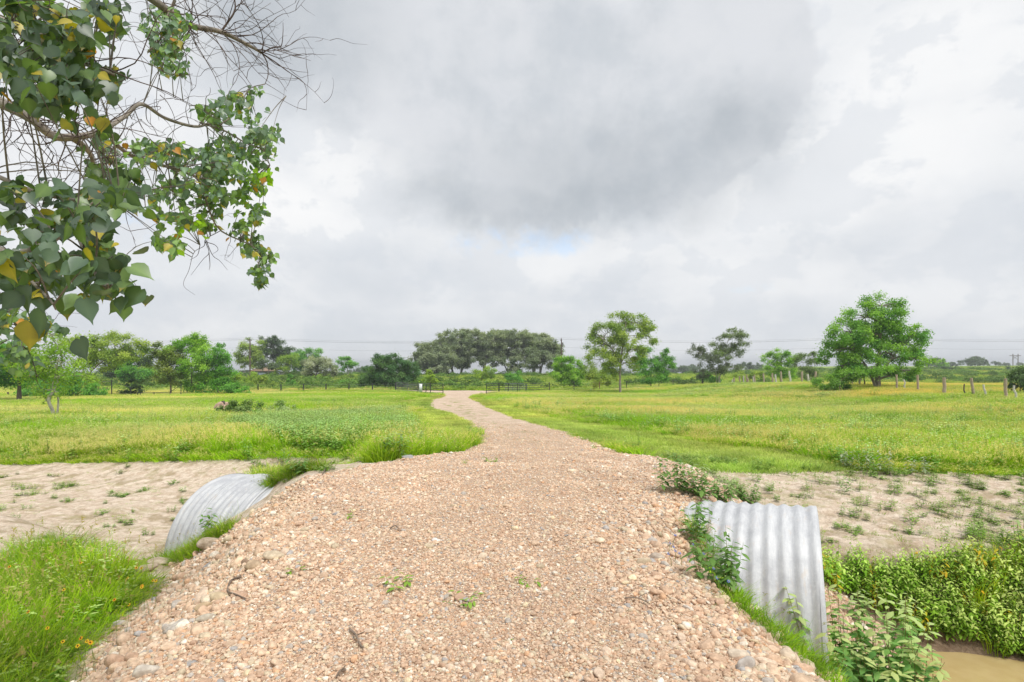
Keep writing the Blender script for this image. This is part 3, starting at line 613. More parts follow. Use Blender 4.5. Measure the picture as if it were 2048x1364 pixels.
scatter('bank_weeds', np.stack([x, y, Z], 1), rot, np.stack([q*.9, q*.9, q], 1), pk, grass_hue(x, y, 9)*np.where(rng.random((n_, 1)) < .3, .85, 1.2), P_LEAFY+P_YEL+P_TALL)
# rough brush beyond the county road
X, Y = sample_wedge(60000, 82, 300, 1.3, 1.1); px, py = pix(X, Y); rdd = road_dist(X, Y)
side = Y > np.interp(X, RC[:, 0], RC[:, 1]); dens = np.clip(.55+.5*fn(X, Y, .05, 3), .12, 1)
a = (rdd > 4.2) & side & (rng.random(len(X)) < dens); x, y = X[a], Y[a]; yl = np.clip(.4+.6*fn(x, y, .045, 6), 0, 1)[:, None]
hue = (np.array([(.95, 1.02, .8)])*(1-yl)+np.array([(1.6, 1.35, .95)])*yl)*rng.uniform(.75, 1.15, (len(x), 1))
lay('meadow_brush', x, y, P_BUSH, rng.uniform(.4, 1.25, len(x)), rng.uniform(1.2, 2.4, len(x))*(.8+.004*y), hue, .1)
X, Y = sample_wedge(2600, 84, 230, 1.0, 1.1); side = Y > np.interp(X, RC[:, 0], RC[:, 1]); a = (road_dist(X, Y) > 5.5) & side & (fn(X, Y, .06, 9) > -.15); x, y = X[a], Y[a]
lay('meadow_scrub', x, y, P_BUSH, rng.uniform(1.2, 2.6, len(x)), rng.uniform(1.8, 4.2, len(x)), np.array([(.62, .72, .7)])*rng.uniform(.6, 1.2, (len(x), 1)), .15)
X, Y = sample_wedge(26000, 80, 260, 1.2, 1.1); side = Y > np.interp(X, RC[:, 0], RC[:, 1]); a = (road_dist(X, Y) > 3.2) & side; x, y = X[a], Y[a]
lay('verge_grass', x, y, P_TALL+P_SEED, rng.uniform(.8, 1.3, len(x)), rng.uniform(3, 5, len(x)), grass_hue(x, y, 2)*1.05)

exec_rest = True
# ------------------------------------------------------------------ culvert
YAW, TILT, RP = .455, .044, 1.16
ax = np.array([math.cos(YAW)*math.cos(TILT), -math.sin(YAW)*math.cos(TILT), math.sin(TILT)])
root = empty('culvert', (0, 7.304, ZC-2.76), 'galvanised corrugated steel culvert pipe passing under the gravel drive, both ends showing', 'culvert pipe')
root.rotation_euler = (0, -TILT, -YAW)
seams = [-4.75, -3.9, 1.05, 2.2]
for se in (-5.29, 3.50):
    G = Geo(); a = np.linspace(0, 2*np.pi, 129)[:-1]; rr = RP-.016
    rg = [np.stack([np.full(128, se+dx*(1 if se > 0 else -1)), -(rr+dr)*np.sin(a), (rr+dr)*np.cos(a)], 1) for dx, dr in ((-.03, .012), (.006, .014), (.010, .0), (.006, -.014), (-.03, -.014))]
    Fq = [(q*128+t, q*128+(t+1) % 128, (q+1)*128+(t+1) % 128, (q+1)*128+t) for q in range(4) for t in range(128)]
    link('end_rim', np_mesh('end_rim', np.concatenate(rg), np.array(Fq), M_STEEL, None, True), root)
def shell(s0, s1, r0, n_s, wave=.012, thick=0.0, flare=True):
    s = np.linspace(s0, s1, n_s); a = np.linspace(0, 2*np.pi, 128, endpoint=False)
    r = r0+wave*np.sin(2*np.pi*s/.132)
    Rr = r[:, None]+.010*np.sin(3*a+.7)[None]*S(2.4, 3.5, s)[:, None]+.02*np.sin(2*a)[None]*S(-4.0, -5.3, s)[:, None]
    P = np.stack([np.repeat(s[:, None], 128, 1), -Rr*np.sin(a)[None], Rr*np.cos(a)[None]], -1)
    return P
ns = 560
Po = shell(-5.29, 3.50, RP-.014, ns); Pi = shell(-5.29, 3.50, RP-.019, ns)
i = np.arange(ns-1)[:, None]*128; j = np.arange(128)[None]; j2 = (j+1) % 128
Fo = np.stack([i+j, i+j2, i+128+j2, i+128+j], -1).reshape(-1, 4); nv = ns*128
e0 = np.stack([j[0], j2[0], nv+j2[0], nv+j[0]], -1)[:, ::-1]; b = (ns-1)*128; e1 = np.stack([b+j[0], b+j2[0], nv+b+j2[0], nv+b+j[0]], -1)
link('pipe_barrel', np_mesh('pipe_barrel', np.concatenate([Po.reshape(-1, 3), Pi.reshape(-1, 3)]), np.concatenate([Fo, nv+Fo[:, ::-1], e0, e1]), M_STEEL, None, True), root)
for sx_ in seams:
    G = Geo(); a = np.linspace(0, 2*np.pi, 129); k = (RP+.003)
    ring = []
    for ds, dr in ((-.022, -.012), (-.016, .008), (.012, .008), (.018, -.012)):
        ring.append(np.stack([np.full(129, sx_+ds), -(k+dr)*np.sin(a), (k+dr)*np.cos(a)], 1))
    V = np.concatenate(ring); Fq = [(q*129+t, q*129+t+1, (q+1)*129+t+1, (q+1)*129+t) for q in range(3) for t in range(128)]
    link('lap_seam', np_mesh('lap_seam', V, np.array(Fq), M_STEEL, None, True), root)

# ------------------------------------------------------------------ trees
def tubes_tree(G, pts, r0, r1, c, seg=7, n=None):
    P = spline(pts, n or max(4, 4*len(pts))); G.tube(P, np.linspace(r0, r1, len(P)), seg, c)
    return P
def tree(name, label, cat, base_px, Y, blobs, trunks, leafc, leaf=.17, lai=2.0, barkc=(.17, .14, .11), group=None, r0=None, base_z=None, clus=1.0, limbs=True, aspect=.6, stemfoot=None, shell_=.45):
    """blobs: (px, py, rx, ry[, colour index]) ellipses of foliage in photo pixels, read at the tree's own distance;
    trunks: lists of (px, py) from the ground up. Everything gets real depth."""
    b = at(base_px, Y); seed = abs(hash((round(base_px), round(Y*7)))) % 99991; r = np.random.default_rng(int(base_px*31+Y*17))
    root = empty(name, tuple(b), label, cat, group); k = Y/F
    def loc(px, py, dy=0.0): 
        return np.array([(px-CX)*k-b[0], dy, ZC-(py-HZ)*k-b[2]])
    Gt = Geo(); heads = []
    r0 = r0 or .02*np.ptp([q[1] for q in blobs]+[HZ+40])*k+.06
    for ti, tr in enumerate(trunks):
        dy = 0 if ti == 0 else r.normal(0, .3)
        pts = [loc(x, y, dy+(q/len(tr))*r.normal(0, .25)) for q, (x, y) in enumerate(tr)]
        if ti == 0 or tr[0][1] > 0: 
            if abs(tr[0][1]-0) and pts[0][2] < 1.2: pts[0][2] = float(terrain(b[0]+pts[0][0], b[1]+pts[0][1]))-b[2]-.15
        rr = r0*(1 if ti == 0 else .55)
        P = tubes_tree(Gt, pts, rr*.8, rr*.25, np.array(barkc)*r.uniform(.9, 1.1), 9); heads.append(P)
        if ti == 0: Gt.tube(np.array([P[0]-np.array([0, 0, .1]), P[0]+(P[1]-P[0])*.5]), [rr*1.45, rr], 9, barkc)
    allh = np.concatenate(heads); G = Geo(); cols = [np.array(c, float) for c in leafc]
    CV, CC = [], []
    for bi, bl in enumerate(blobs):
        px, py, rx, ry = bl[:4]; ci = bl[4] if len(bl) > 4 else None
        grow = 1.5 if name == 'oak_tree' else 1.14; rxm, rym = rx*k*grow, ry*k*grow; rz = min(rxm, max(rym, rxm*.6))
        c = loc(px, py, r.normal(0, .35*rxm))
        area = math.pi*rxm*rym; ncl = max(8, int(1.6*area/(clus*.55*(1 if Y < 110 else 2.2)+.02*Y*.3)))
        nl = int(area*lai*4.2/(leaf*leaf*aspect)); per = max(5, nl//ncl)
        d = r.normal(size=(ncl, 3)); d /= np.linalg.norm(d, axis=1)[:, None]
        rad_ = r.uniform(shell_, 1.0, ncl)**.7; cc = c+d*np.array([rxm, rz, rym])*rad_[:, None]
        if limbs:
            d2 = np.linalg.norm(allh-c, axis=1)+np.maximum(0, allh[:, 2]-c[2])*2; s0 = allh[np.argmin(d2)]
            mid = (s0+c)/2+np.array([0, 0, .12*np.linalg.norm(c-s0)])
            P = tubes_tree(Gt, [s0, mid, c], r0*.34, r0*.14, np.array(barkc)*.95, 6, 8); src = np.concatenate([P[3:], [c]])
            for q in cc[:min(ncl, 26)]:
                s1 = src[np.argmin(np.linalg.norm(src-q, axis=1))]; Gt.tube(np.array([s1, (s1+q)/2+r.normal(0, .05, 3), q]), [r0*.12, r0*.07, r0*.03], 4, np.array(barkc)*.9, False)
        sig = .52*math.sqrt(area/ncl)*np.array([1, 1, .75])*.62*1.15
        L = np.repeat(cc, per, 0)+r.normal(size=(ncl*per, 3))*sig
        if ci is None: base = cols[0]+(cols[1]-cols[0])*np.repeat(np.clip(r.normal(.5, .33, ncl), 0, 1), per)[:, None]
        else: base = np.broadcast_to(cols[ci], (ncl*per, 3))
        base = base*r.uniform(.75, 1.25, (ncl*per, 1))
        CV.append(L); CC.append(base)
    L = np.concatenate(CV); Cc = np.concatenate(CC); nL = len(L)
    cen = L.mean(0); nrm = (L-cen); nrm /= np.linalg.norm(nrm, axis=1)[:, None]+1e-6
    nrm = nrm*.6+np.array([0, 0, .55])+r.normal(0, .55, (nL, 3)); nrm /= np.linalg.norm(nrm, axis=1)[:, None]
    a = np.cross(nrm, r.normal(size=(nL, 3))); a /= np.linalg.norm(a, axis=1)[:, None]; bb = np.cross(nrm, a)
    s_ = leaf*r.uniform(.35, .68, (nL, 1)); V = np.stack([L-a*s_, L-bb*s_*aspect+nrm*s_*.15, L+a*s_, L+bb*s_*aspect+nrm*s_*.15], 1).reshape(-1, 3)
    link('trunk', Gt.mesh('trunk', M_BARK, True), root)
    Cc = Cc*1.25
    link('crown', np_mesh('crown', V, np.arange(nL*4).reshape(-1, 4), M_LEAF, {'tint': ('POINT', 'FLOAT_COLOR', np.repeat(Cc, 4, 0))}), root)
    return root
YG = [(.18, .30, .03), (.33, .44, .05)]; OL = [(.17, .27, .04), (.34, .42, .07)]; GR = [(.08, .22, .035), (.18, .40, .05)]
DK = [(.045, .09, .035), (.09, .15, .05)]; BR = [(.14, .31, .03), (.29, .47, .05)]; OAK = [(.15, .20, .115), (.30, .34, .21)]; PALE = [(.17, .21, .11), (.42, .44, .33)]
GREY = (.33, .30, .27); WHT = (.56, .52, .47)
# left cluster
tree('tree', 'small light green tree with white crooked trunk standing alone in the left field', 'tree', 107, 26,
     [(110, 690, 55, 22), (80, 715, 40, 25), (140, 720, 45, 28), (100, 745, 62, 24), (150, 752, 38, 22), (60, 740, 26, 26), (112, 780, 34, 12), (112, 672, 24, 12), (90, 800, 8, 12)],
     [[(106, 846), (106, 825), (103, 800), (105, 780), (104, 755), (110, 715)], [(113, 828), (115, 800), (114, 775), (122, 750)]], [(.17, .30, .03), (.30, .42, .06)], .10, .62, WHT, r0=.11)
tree('tree', 'shaded tree with dark brown trunk at the left edge of the photo', 'tree', 38, 47,
     [(20, 720, 34, 26), (48, 745, 26, 20), (5, 750, 24, 22), (40, 700, 26, 18), (-40, 730, 40, 40)], [[(38, 808), (36, 785), (38, 765), (28, 735)]], GR, .15, 2.2, (.14, .11, .09), r0=.25)
tree('tree', 'spreading yellow green tree with open flat crown behind the white trunked tree', 'tree', 172, 64,
     [(190, 690, 30, 18), (225, 682, 32, 18), (262, 690, 26, 14), (235, 712, 34, 14), (200, 722, 30, 14), (165, 712, 26, 20), (270, 712, 18, 10), (180, 750, 26, 18), (150, 690, 20, 16)],
     [[(172, 795), (172, 770), (180, 745), (205, 725), (232, 705)], [(174, 765), (165, 735), (160, 710)]], OL, .17, 1.5, (.2, .16, .12), r0=.17)
tree('tree', 'dark round oak with thick trunk beyond the low rail fence on the left', 'tree', 247, 112,
     [(235, 725, 30, 18), (265, 720, 32, 18), (285, 735, 18, 14), (225, 740, 20, 12), (250, 705, 20, 10)], [[(247, 770), (249, 758), (246, 745), (250, 730)]], DK, .28, 2.6, (.10, .085, .08), r0=.5)
tree('small_tree', 'small mid green tree tucked right of the dark oak on the left', 'tree', 262, 98, [(262, 738, 22, 14), (282, 748, 22, 12), (250, 752, 12, 10)], [[(262, 778), (262, 765), (262, 745)]], GR, .24, 2.4, r0=.15)
tree('small_tree', 'pale green bushy tree between the dark oak and the tall roadside clump', 'tree', 290, 100, [(290, 750, 24, 14), (305, 745, 16, 12), (275, 760, 14, 8)], [[(290, 778), (290, 760)]], YG, .25, 2.2, r0=.12)
tree('tree', 'slim olive tree with bare lower trunk at the left of the roadside clump', 'tree', 342, 66,
     [(330, 705, 26, 18), (318, 722, 18, 16), (345, 735, 24, 18), (325, 752, 18, 12), (352, 712, 16, 16), (315, 697, 10, 12), (350, 762, 14, 10)], [[(342, 800), (342, 775), (340, 750), (332, 720)]], [(.12, .19, .035), (.24, .29, .06)], .17, 1.7, (.24, .19, .15), r0=.15)
tree('tree', 'tallest bright green tree in the left roadside clump', 'tree', 384, 67,
     [(385, 690, 34, 20), (365, 708, 22, 18), (405, 705, 24, 20), (392, 728, 30, 16), (372, 745, 20, 14), (410, 742, 20, 14), (388, 678, 18, 10), (392, 765, 26, 14), (360, 690, 12, 10)], [[(384, 800), (384, 770), (386, 740), (385, 700)], [(372, 800), (371, 770), (368, 735)], [(398, 800), (399, 760), (404, 730)]], BR, .17, 1.8, (.2, .17, .14), r0=.13)
tree('tree', 'loose green tree at the right of the left roadside clump', 'tree', 436, 68,
     [(440, 712, 22, 18), (455, 725, 18, 16), (430, 735, 22, 16), (452, 750, 20, 14), (437, 696, 14, 8), (425, 760, 18, 12)], [[(436, 800), (436, 770), (440, 740), (442, 720)]], GR, .17, 1.6, (.22, .18, .15), r0=.12)
# behind them, by the shed
tree('tree', 'tall olive tree left of the far shed', 'tree', 506, 150, [(505, 690, 20, 16), (493, 706, 18, 18), (515, 708, 16, 16), (500, 724, 20, 12), (485, 722, 10, 12)], [[(506, 754), (506, 735), (505, 705)]], OL, .33, 1.7, (.2, .18, .16), r0=.3)
tree('tree', 'tall dark green tree standing behind the far shed', 'tree', 546, 156, [(545, 690, 22, 16), (562, 702, 20, 14), (538, 708, 20, 14), (560, 718, 18, 10), (575, 708, 10, 10), (545, 678, 14, 8)], [[(546, 754), (546, 735), (546, 700)]], DK, .33, 2.0, (.2, .18, .16), r0=.3)
tree('small_tree', 'low grey green tree in front of the far shed end', 'tree', 538, 138, [(535, 728, 16, 10), (520, 730, 10, 8), (546, 735, 8, 8)], [[(536, 756), (537, 742), (535, 730)]], [(.09, .14, .06), (.15, .2, .09)], .3, 1.8, GREY, r0=.15)
tree('tree', 'light green round tree right of the far shed', 'tree', 572, 142, [(570, 727, 20, 14), (585, 722, 14, 12), (558, 735, 12, 10)], [[(572, 754), (572, 735)]], YG, .3, 2.0, GREY, r0=.2)
tree('tree', 'tall mid green tree between the round tree and the vine covered tree', 'tree', 605, 147, [(600, 718, 18, 16), (615, 712, 16, 14), (598, 736, 18, 12), (632, 706, 10, 12), (630, 722, 18, 10)], [[(605, 754), (606, 735), (606, 715)], [(631, 752), (632, 725), (632, 706)]], GR, .3, 2.0, GREY, r0=.2)
tree('vine_covered_tree', 'pale domed tree draped with whitish vines in the left middle distance', 'tree', 631, 122,
     [(638, 733, 30, 15), (618, 738, 18, 13), (655, 742, 16, 10), (636, 722, 20, 8), (610, 746, 8, 8), (668, 748, 6, 5)], [[(631, 766), (632, 752), (636, 738)]], PALE, .26, 2.3, (.1, .09, .08), r0=.25)
tree('tree', 'small spreading tree with forked pale stem right of the vine covered tree', 'tree', 697, 140, [(690, 724, 14, 9), (706, 730, 12, 9), (682, 734, 10, 7), (700, 718, 8, 5)], [[(694, 751), (696, 742), (690, 728)], [(701, 750), (702, 740), (706, 730)]], GR, .3, 1.7, GREY, r0=.16)
tree('big_shrub', 'large dense dark green shrub left of the gateway', 'shrub', 775, 88,
     [(765, 735, 30, 24), (800, 735, 26, 22), (745, 750, 26, 20), (820, 745, 18, 22), (785, 716, 20, 12), (735, 765, 18, 12), (775, 765, 34, 14), (812, 768, 18, 10), (790, 752, 34, 20)], [[(815, 780), (814, 765), (800, 745)], [(770, 780), (770, 760), (765, 740)]], [(.055, .14, .045), (.13, .24, .07)], .2, 2.6, r0=.14)
tree('young_tree', 'small narrow yellow green tree behind the left gate panel', 'tree', 859, 84, [(860, 748, 9, 8), (858, 759, 12, 8), (864, 764, 9, 6)], [[(859, 782), (860, 765), (861, 750)]], YG, .17, 2.2, r0=.05)
# live oak grove
for q, (bx, YY, lab, bl) in enumerate([
    (872, 150, 'outermost left oak of the grove, low crown sloping to the ground', [(855, 710, 24, 20), (875, 695, 24, 18), (845, 725, 18, 16), (865, 732, 24, 12), (885, 715, 20, 20)]),
    (904, 156, 'second oak from the left in the grove, its crown rounded', [(905, 685, 26, 18), (890, 700, 20, 18), (920, 705, 20, 18), (905, 718, 22, 12), (915, 678, 16, 10)]),
    (922, 162, 'third oak from the left in the grove, tallest rounded top', [(925, 680, 20, 14), (945, 678, 22, 14), (940, 695, 24, 14), (955, 708, 16, 12), (925, 722, 12, 10)]),
    (968, 152, 'thin crowned oak with sky showing through at the grove middle', [(965, 690, 18, 14), (975, 705, 22, 12), (958, 722, 12, 8), (985, 722, 12, 8), (988, 680, 16, 12), (955, 678, 18, 12), (972, 715, 16, 8)]),
    (1020, 156, 'broad oak with spreading limbs right of the grove middle', [(1000, 680, 22, 14), (1025, 675, 24, 12), (1040, 692, 22, 16), (1015, 698, 22, 14), (1045, 718, 18, 10), (1005, 715, 12, 10), (1030, 735, 16, 7), (1050, 680, 16, 12), (1010, 672, 18, 9)]),
    (1068, 164, 'rear oak of the grove filling between the two right crowns', [(1060, 682, 20, 14), (1075, 695, 18, 14), (1065, 712, 18, 12), (1085, 682, 12, 10)]),
    (1080, 146, 'outermost right oak of the grove, darker, on a straight trunk', [(1080, 705, 20, 16), (1095, 698, 16, 14), (1108, 712, 14, 20), (1090, 722, 20, 12), (1066, 725, 12, 9), (1100, 688, 12, 9)])]):
    tree('oak_tree', lab, 'tree', bx, YY, bl, [[(bx, 757), (bx+1, 742), (bl[1][0]*.4+bx*.6, 725), (bl[1][0], 700)], [(bx, 748), (bl[0][0]*.6+bx*.4, 728), (bl[0][0], 710)]], OAK, .36, 2.3, (.15, .14, .13), 'dark oaks in the grove beyond the gateway', r0=.5)
tree('round_shrub', 'vivid green rounded shrub just right of the gateway fence', 'shrub', 1136, 90, [(1128, 730, 20, 17), (1145, 732, 20, 18), (1135, 752, 28, 16), (1120, 746, 16, 14), (1156, 748, 12, 16), (1128, 768, 16, 8), (1150, 768, 14, 8)], [[(1136, 779), (1136, 760), (1136, 740)]], BR, .19, 2.6, r0=.1)
tree('tree', 'tallest olive green tree by the road right of the gateway, pale straight trunk', 'tree', 1241, 72,
     [(1240, 645, 30, 18), (1275, 645, 26, 16), (1215, 665, 26, 22), (1255, 672, 32, 20), (1295, 672, 22, 18), (1190, 690, 16, 20), (1225, 695, 30, 20), (1265, 700, 24, 18), (1200, 720, 26, 18), (1240, 725, 26, 14), (1300, 650, 12, 14), (1187, 665, 7, 10), (1215, 745, 20, 10), (1270, 728, 16, 12)],
     [[(1241, 787), (1240, 765), (1241, 740), (1243, 710), (1248, 670), (1252, 645)], [(1241, 730), (1225, 700), (1205, 680)], [(1243, 725), (1262, 695), (1282, 662)]], OL, .18, 1.45, (.34, .30, .25), r0=.22)
tree('tree', 'fresh green tree close behind the tallest olive tree, on its right', 'tree', 1302, 86, [(1300, 712, 24, 14), (1322, 725, 20, 14), (1295, 735, 26, 16), (1318, 748, 22, 14), (1328, 704, 8, 10), (1340, 728, 12, 12), (1290, 755, 16, 10)], [[(1302, 778), (1302, 755), (1304, 725)], [(1316, 778), (1318, 750), (1322, 725)]], GR, .2, 1.9, r0=.12)
tree('shrub', 'olive shrub under the left side of the tallest olive tree', 'shrub', 1186, 84, [(1190, 752, 18, 16), (1180, 740, 14, 14), (1222, 758, 12, 14)], [[(1186, 778), (1188, 758)]], OL, .2, 2.0, r0=.08)
tree('tree', 'leaning two crowned tree with a bent white trunk at the road end', 'tree', 1437, 88,
     [(1400, 705, 20, 11, 0), (1392, 698, 12, 8, 0), (1415, 722, 18, 14, 0), (1460, 670, 22, 10), (1450, 690, 26, 12), (1480, 680, 18, 14), (1440, 712, 24, 14), (1468, 705, 18, 12), (1475, 660, 16, 5), (1425, 740, 22, 12, 0), (1455, 735, 20, 10), (1405, 748, 12, 8, 0)],
     [[(1440, 772), (1440, 752), (1450, 740), (1454, 728), (1446, 712), (1455, 685)], [(1433, 772), (1431, 745), (1415, 722), (1402, 706)], [(1436, 770), (1438, 735), (1470, 695)]], [(.12, .15, .09), (.17, .24, .07)], .2, 1.35, (.45, .42, .38), r0=.14)
tree('tree', 'bright green tree with lobed crown left of the big fence line tree', 'tree', 1562, 92, [(1545, 715, 14, 12), (1565, 708, 16, 10), (1582, 722, 16, 14), (1555, 735, 22, 14), (1580, 745, 18, 12), (1540, 730, 8, 8)], [[(1562, 772), (1562, 752), (1562, 725)]], BR, .2, 1.9, r0=.14)
tree('tree', 'duller green tree between the lobed tree and the big fence line tree', 'tree', 1618, 84, [(1610, 725, 14, 14), (1628, 735, 16, 16), (1612, 745, 14, 12), (1622, 712, 10, 8)], [[(1618, 772), (1618, 750), (1618, 728)]], [(.12, .19, .06), (.2, .27, .09)], .19, 1.9, r0=.12)
tree('tree', 'biggest broad green tree standing on the post fence line at the right', 'tree', 1757, 50,
     [(1765, 612, 38, 20), (1725, 635, 40, 22), (1790, 640, 38, 24), (1690, 665, 36, 22), (1740, 670, 42, 22), (1800, 672, 36, 20), (1830, 690, 26, 22), (1670, 700, 40, 18), (1720, 710, 38, 16), (1775, 705, 40, 18), (1815, 718, 30, 12), (1740, 735, 36, 12), (1795, 740, 26, 12), (1835, 665, 18, 16), (1680, 732, 34, 14), (1650, 715, 14, 10), (1710, 745, 30, 12), (1770, 748, 26, 10), (1700, 690, 30, 16), (1765, 640, 26, 18), (1805, 755, 14, 8)],
     [[(1757, 780), (1755, 760), (1755, 740), (1762, 700), (1765, 650)], [(1755, 758), (1735, 735), (1705, 700)], [(1757, 750), (1785, 715), (1812, 685)]], [(.10, .26, .035), (.26, .44, .05)], .15, 1.9, (.24, .21, .18), r0=.33)
tree('shrub', 'low leafy shrub spilling onto the grass left of the big fence line tree', 'shrub', 1680, 47, [(1662, 762, 34, 10), (1695, 756, 24, 14), (1688, 774, 28, 7), (1712, 744, 18, 12)], [[(1680, 785), (1680, 765)]], [(.10, .23, .035), (.22, .38, .05)], .13, 2.3, r0=.06)
tree('shrub', 'grey green shrub at the right edge of the photo behind the fence posts', 'shrub', 2040, 40, [(2036, 765, 16, 18), (2052, 755, 20, 20)], [[(2040, 795), (2040, 775)]], DK, .12, 2.2, r0=.05)
# bushes that stand out in the brush
for nm, lab, bx, YY, bl, cc in [
    ('shrub', 'yellow green thorny shrub in the meadow below the far shed', 530, 92, [(520, 765, 20, 12), (540, 768, 18, 12), (512, 778, 14, 6)], OL),
    ('shrub', 'light green leafy shrub left of the thorny shrub', 492, 93, [(490, 755, 18, 10), (478, 765, 16, 12), (500, 770, 16, 10)], YG),
    ('shrub', 'low dark green shrub at the foot of the left roadside clump', 462, 66, [(465, 778, 26, 12), (440, 772, 24, 14), (487, 784, 18, 8), (410, 782, 20, 12)], GR),
    ('young_tree', 'slender dark green sapling in the meadow behind the fence posts', 583, 92, [(582, 760, 6, 8), (586, 768, 6, 6), (580, 752, 4, 5)], GR),
    ('shrub', 'dark low shrub behind the middle of the left fence line', 645, 96, [(640, 774, 14, 8), (655, 778, 12, 6)], DK),
    ('shrub', 'low green shrub left of the large dense shrub', 700, 96, [(695, 772, 16, 8), (712, 776, 12, 6)], GR),
    ('shrub', 'olive green shrub in front of the grove, middle of the gap', 965, 118, [(958, 745, 14, 9), (978, 744, 14, 10), (968, 752, 16, 6)], YG),
    ('shrub', 'rounded grey green shrub behind the right gate panel', 1030, 104, [(1022, 758, 16, 9), (1040, 756, 14, 10)], GR),
    ('shrub', 'low dark bramble between the two gate panels', 925, 92, [(915, 773, 14, 6), (940, 774, 20, 6), (965, 775, 12, 5)], DK),
    ('shrub', 'dark evergreen shrub by the low rail fence on the left', 262, 66, [(255, 790, 18, 9), (268, 782, 14, 10), (262, 770, 8, 10)], DK),
    ('shrub', 'dark hedge shrub right under the white trunked tree', 150, 56, [(135, 768, 28, 18), (168, 775, 26, 18), (150, 792, 38, 12), (192, 790, 18, 12)], GR),
    ('shrub', 'dark hedge shrub left of the white trunked tree', 72, 55, [(62, 770, 22, 18), (88, 780, 24, 18), (75, 795, 30, 12)], GR),
    ('shrub', 'bright leafy shrub alone in the far right meadow', 1884, 210, [(1884, 726, 9, 6), (1890, 732, 8, 5)], BR),
    ('shrub', 'flat grey shrub below the bright shrub in the right meadow', 1890, 200, [(1885, 738, 18, 5), (1908, 739, 10, 4)], DK),
    ('shrub', 'flat dark shrub near the right edge in the far meadow', 2032, 200, [(2030, 738, 12, 4)], DK),
    ('shrub', 'dark broad shrub under the bent white trunk', 1420, 92, [(1412, 755, 16, 8), (1430, 760, 14, 6)], GR),
    ('shrub', 'brownish green shrub behind the crowded far posts', 1500, 104, [(1490, 752, 18, 7), (1515, 750, 12, 7)], OL)]:
    tree(nm, lab, 'young tree' if nm == 'young_tree' else 'shrub', bx, YY, bl, [[(bx, bl[0][1]+bl[0][3]+4), (bx, bl[0][1])]], cc, .0022*YY if YY > 110 else .2, 2.2, r0=.05)
# shrubs in the near left field, by the stump
for nm, lab, bx, YY, bl, cc in [
    ('brush_clump', 'dark leafy brush clump just right of the tree stump', 490, 29.5, [(475, 815, 26, 9), (505, 813, 28, 10), (455, 818, 14, 6)], [(.09, .17, .04), (.19, .27, .08)]),
    ('brush_clump', 'pale tipped brush clump at the right of the stump row', 560, 30.5, [(555, 815, 24, 9), (580, 819, 18, 6)], [(.17, .27, .08), (.34, .42, .2)]),
    ('brush_clump', 'small bright green clump in front of the dark brush clump', 512, 28.5, [(512, 825, 12, 4)], BR)]:
    tree(nm, lab, 'shrub', bx, YY, bl, [[(bx, bl[0][1]+bl[0][3]+2), (bx, bl[0][1])]], cc, .09, 1.9, r0=.03)
# far tree line
FT = [(1845, 720, 330), (1862, 722, 380), (1873, 716, 300), (1905, 724, 360), (1935, 720, 400), (1950, 714, 320), (1968, 724, 380), (1992, 723, 420), (2012, 726, 430), (2040, 725, 420), (1372, 732, 330), (1385, 731, 360), (1478, 728, 420), (1500, 724, 300), (1516, 731, 420), (1345, 734, 380),
      (1240, 735, 330), (1580, 731, 400), (745, 737, 330), (722, 735, 300)]
words = ['leftmost of the hazy trees on the right skyline', 'squat hazy tree second on the right skyline', 'rounded hazy tree beside the bright meadow shrub', 'low hazy tree right of the bright meadow shrub', 'flat hazy tree in the middle of the right skyline',
         'taller rounded hazy tree in the middle of the right skyline', 'small hazy tree right of the taller skyline tree', 'low hazy tree left of the transmission tower', 'tiny hazy tree nearly touching the transmission tower', 'last hazy tree at the right end of the skyline',
         'small hazy tree left of the bent white trunk tree', 'tiny hazy tree close left of the bent white trunk tree', 'low hazy tree right of the bent white trunk tree', 'flat topped hazy tree on the skyline left of the lobed green tree', 'tiny hazy tree just left of the lobed green tree', 'distant tree right of the fresh green tree',
         'distant tree seen under the tallest olive tree', 'distant tree behind the lobed green tree', 'distant tree just left of the large dense shrub', 'distant tree between the forked tree and large dense shrub']
for (bx, ty, YY), lab in zip(FT, words):
    g0 = at(bx, YY); gy = HZ+F*(ZC-g0[2])/YY; hgt = max(gy-ty, 7)
    tree('skyline_tree', lab, 'tree', bx, YY, [(bx-hgt*.35, ty+hgt*.4, hgt*.7, hgt*.32), (bx+hgt*.45, ty+hgt*.45, hgt*.7, hgt*.34), (bx, ty+hgt*.28, hgt*.5, hgt*.26)],
         [[(bx, gy), (bx, ty+hgt*.4)]], [(.07, .11, .06), (.12, .17, .09)], .0024*YY, 2.2, GREY, 'hazy trees along the far skyline', r0=.25)

# ------------------------------------------------------------------ gates and fences
def rail(name, root, a, b, r, mat, sag=0, seg=8):
    G = Geo(); o = np.array(root.location); a = np.array(a)-o; b = np.array(b)-o; t = np.linspace(0, 1, 2 if not sag else 9)[:, None]
    P = a+(b-a)*t; P[:, 2] -= (sag*4*t*(1-t))[:, 0]; G.tube(P, r, seg); return link(name, G.mesh(name, mat, True), root)
def post(name, root, p, h, r, mat, lean=(0, 0), seg=10, c=(1, 1, 1), crook=0, taper=.9):
    G = Geo(); o = np.array(root.location); p = np.array(p)-o; n_ = 6 if crook else 2; t = np.linspace(0, 1, n_)
    P = p+np.stack([lean[0]*h*t, lean[1]*h*t, -.25+(h+.25)*t], 1)
    if crook: P[1:-1, 0] += rng.normal(0, crook, n_-2); P[1:-1, 1] += rng.normal(0, crook, n_-2)
    G.tube(P, np.linspace(r, r*taper, n_), seg, c); return link(name, G.mesh(name, mat, True), root)
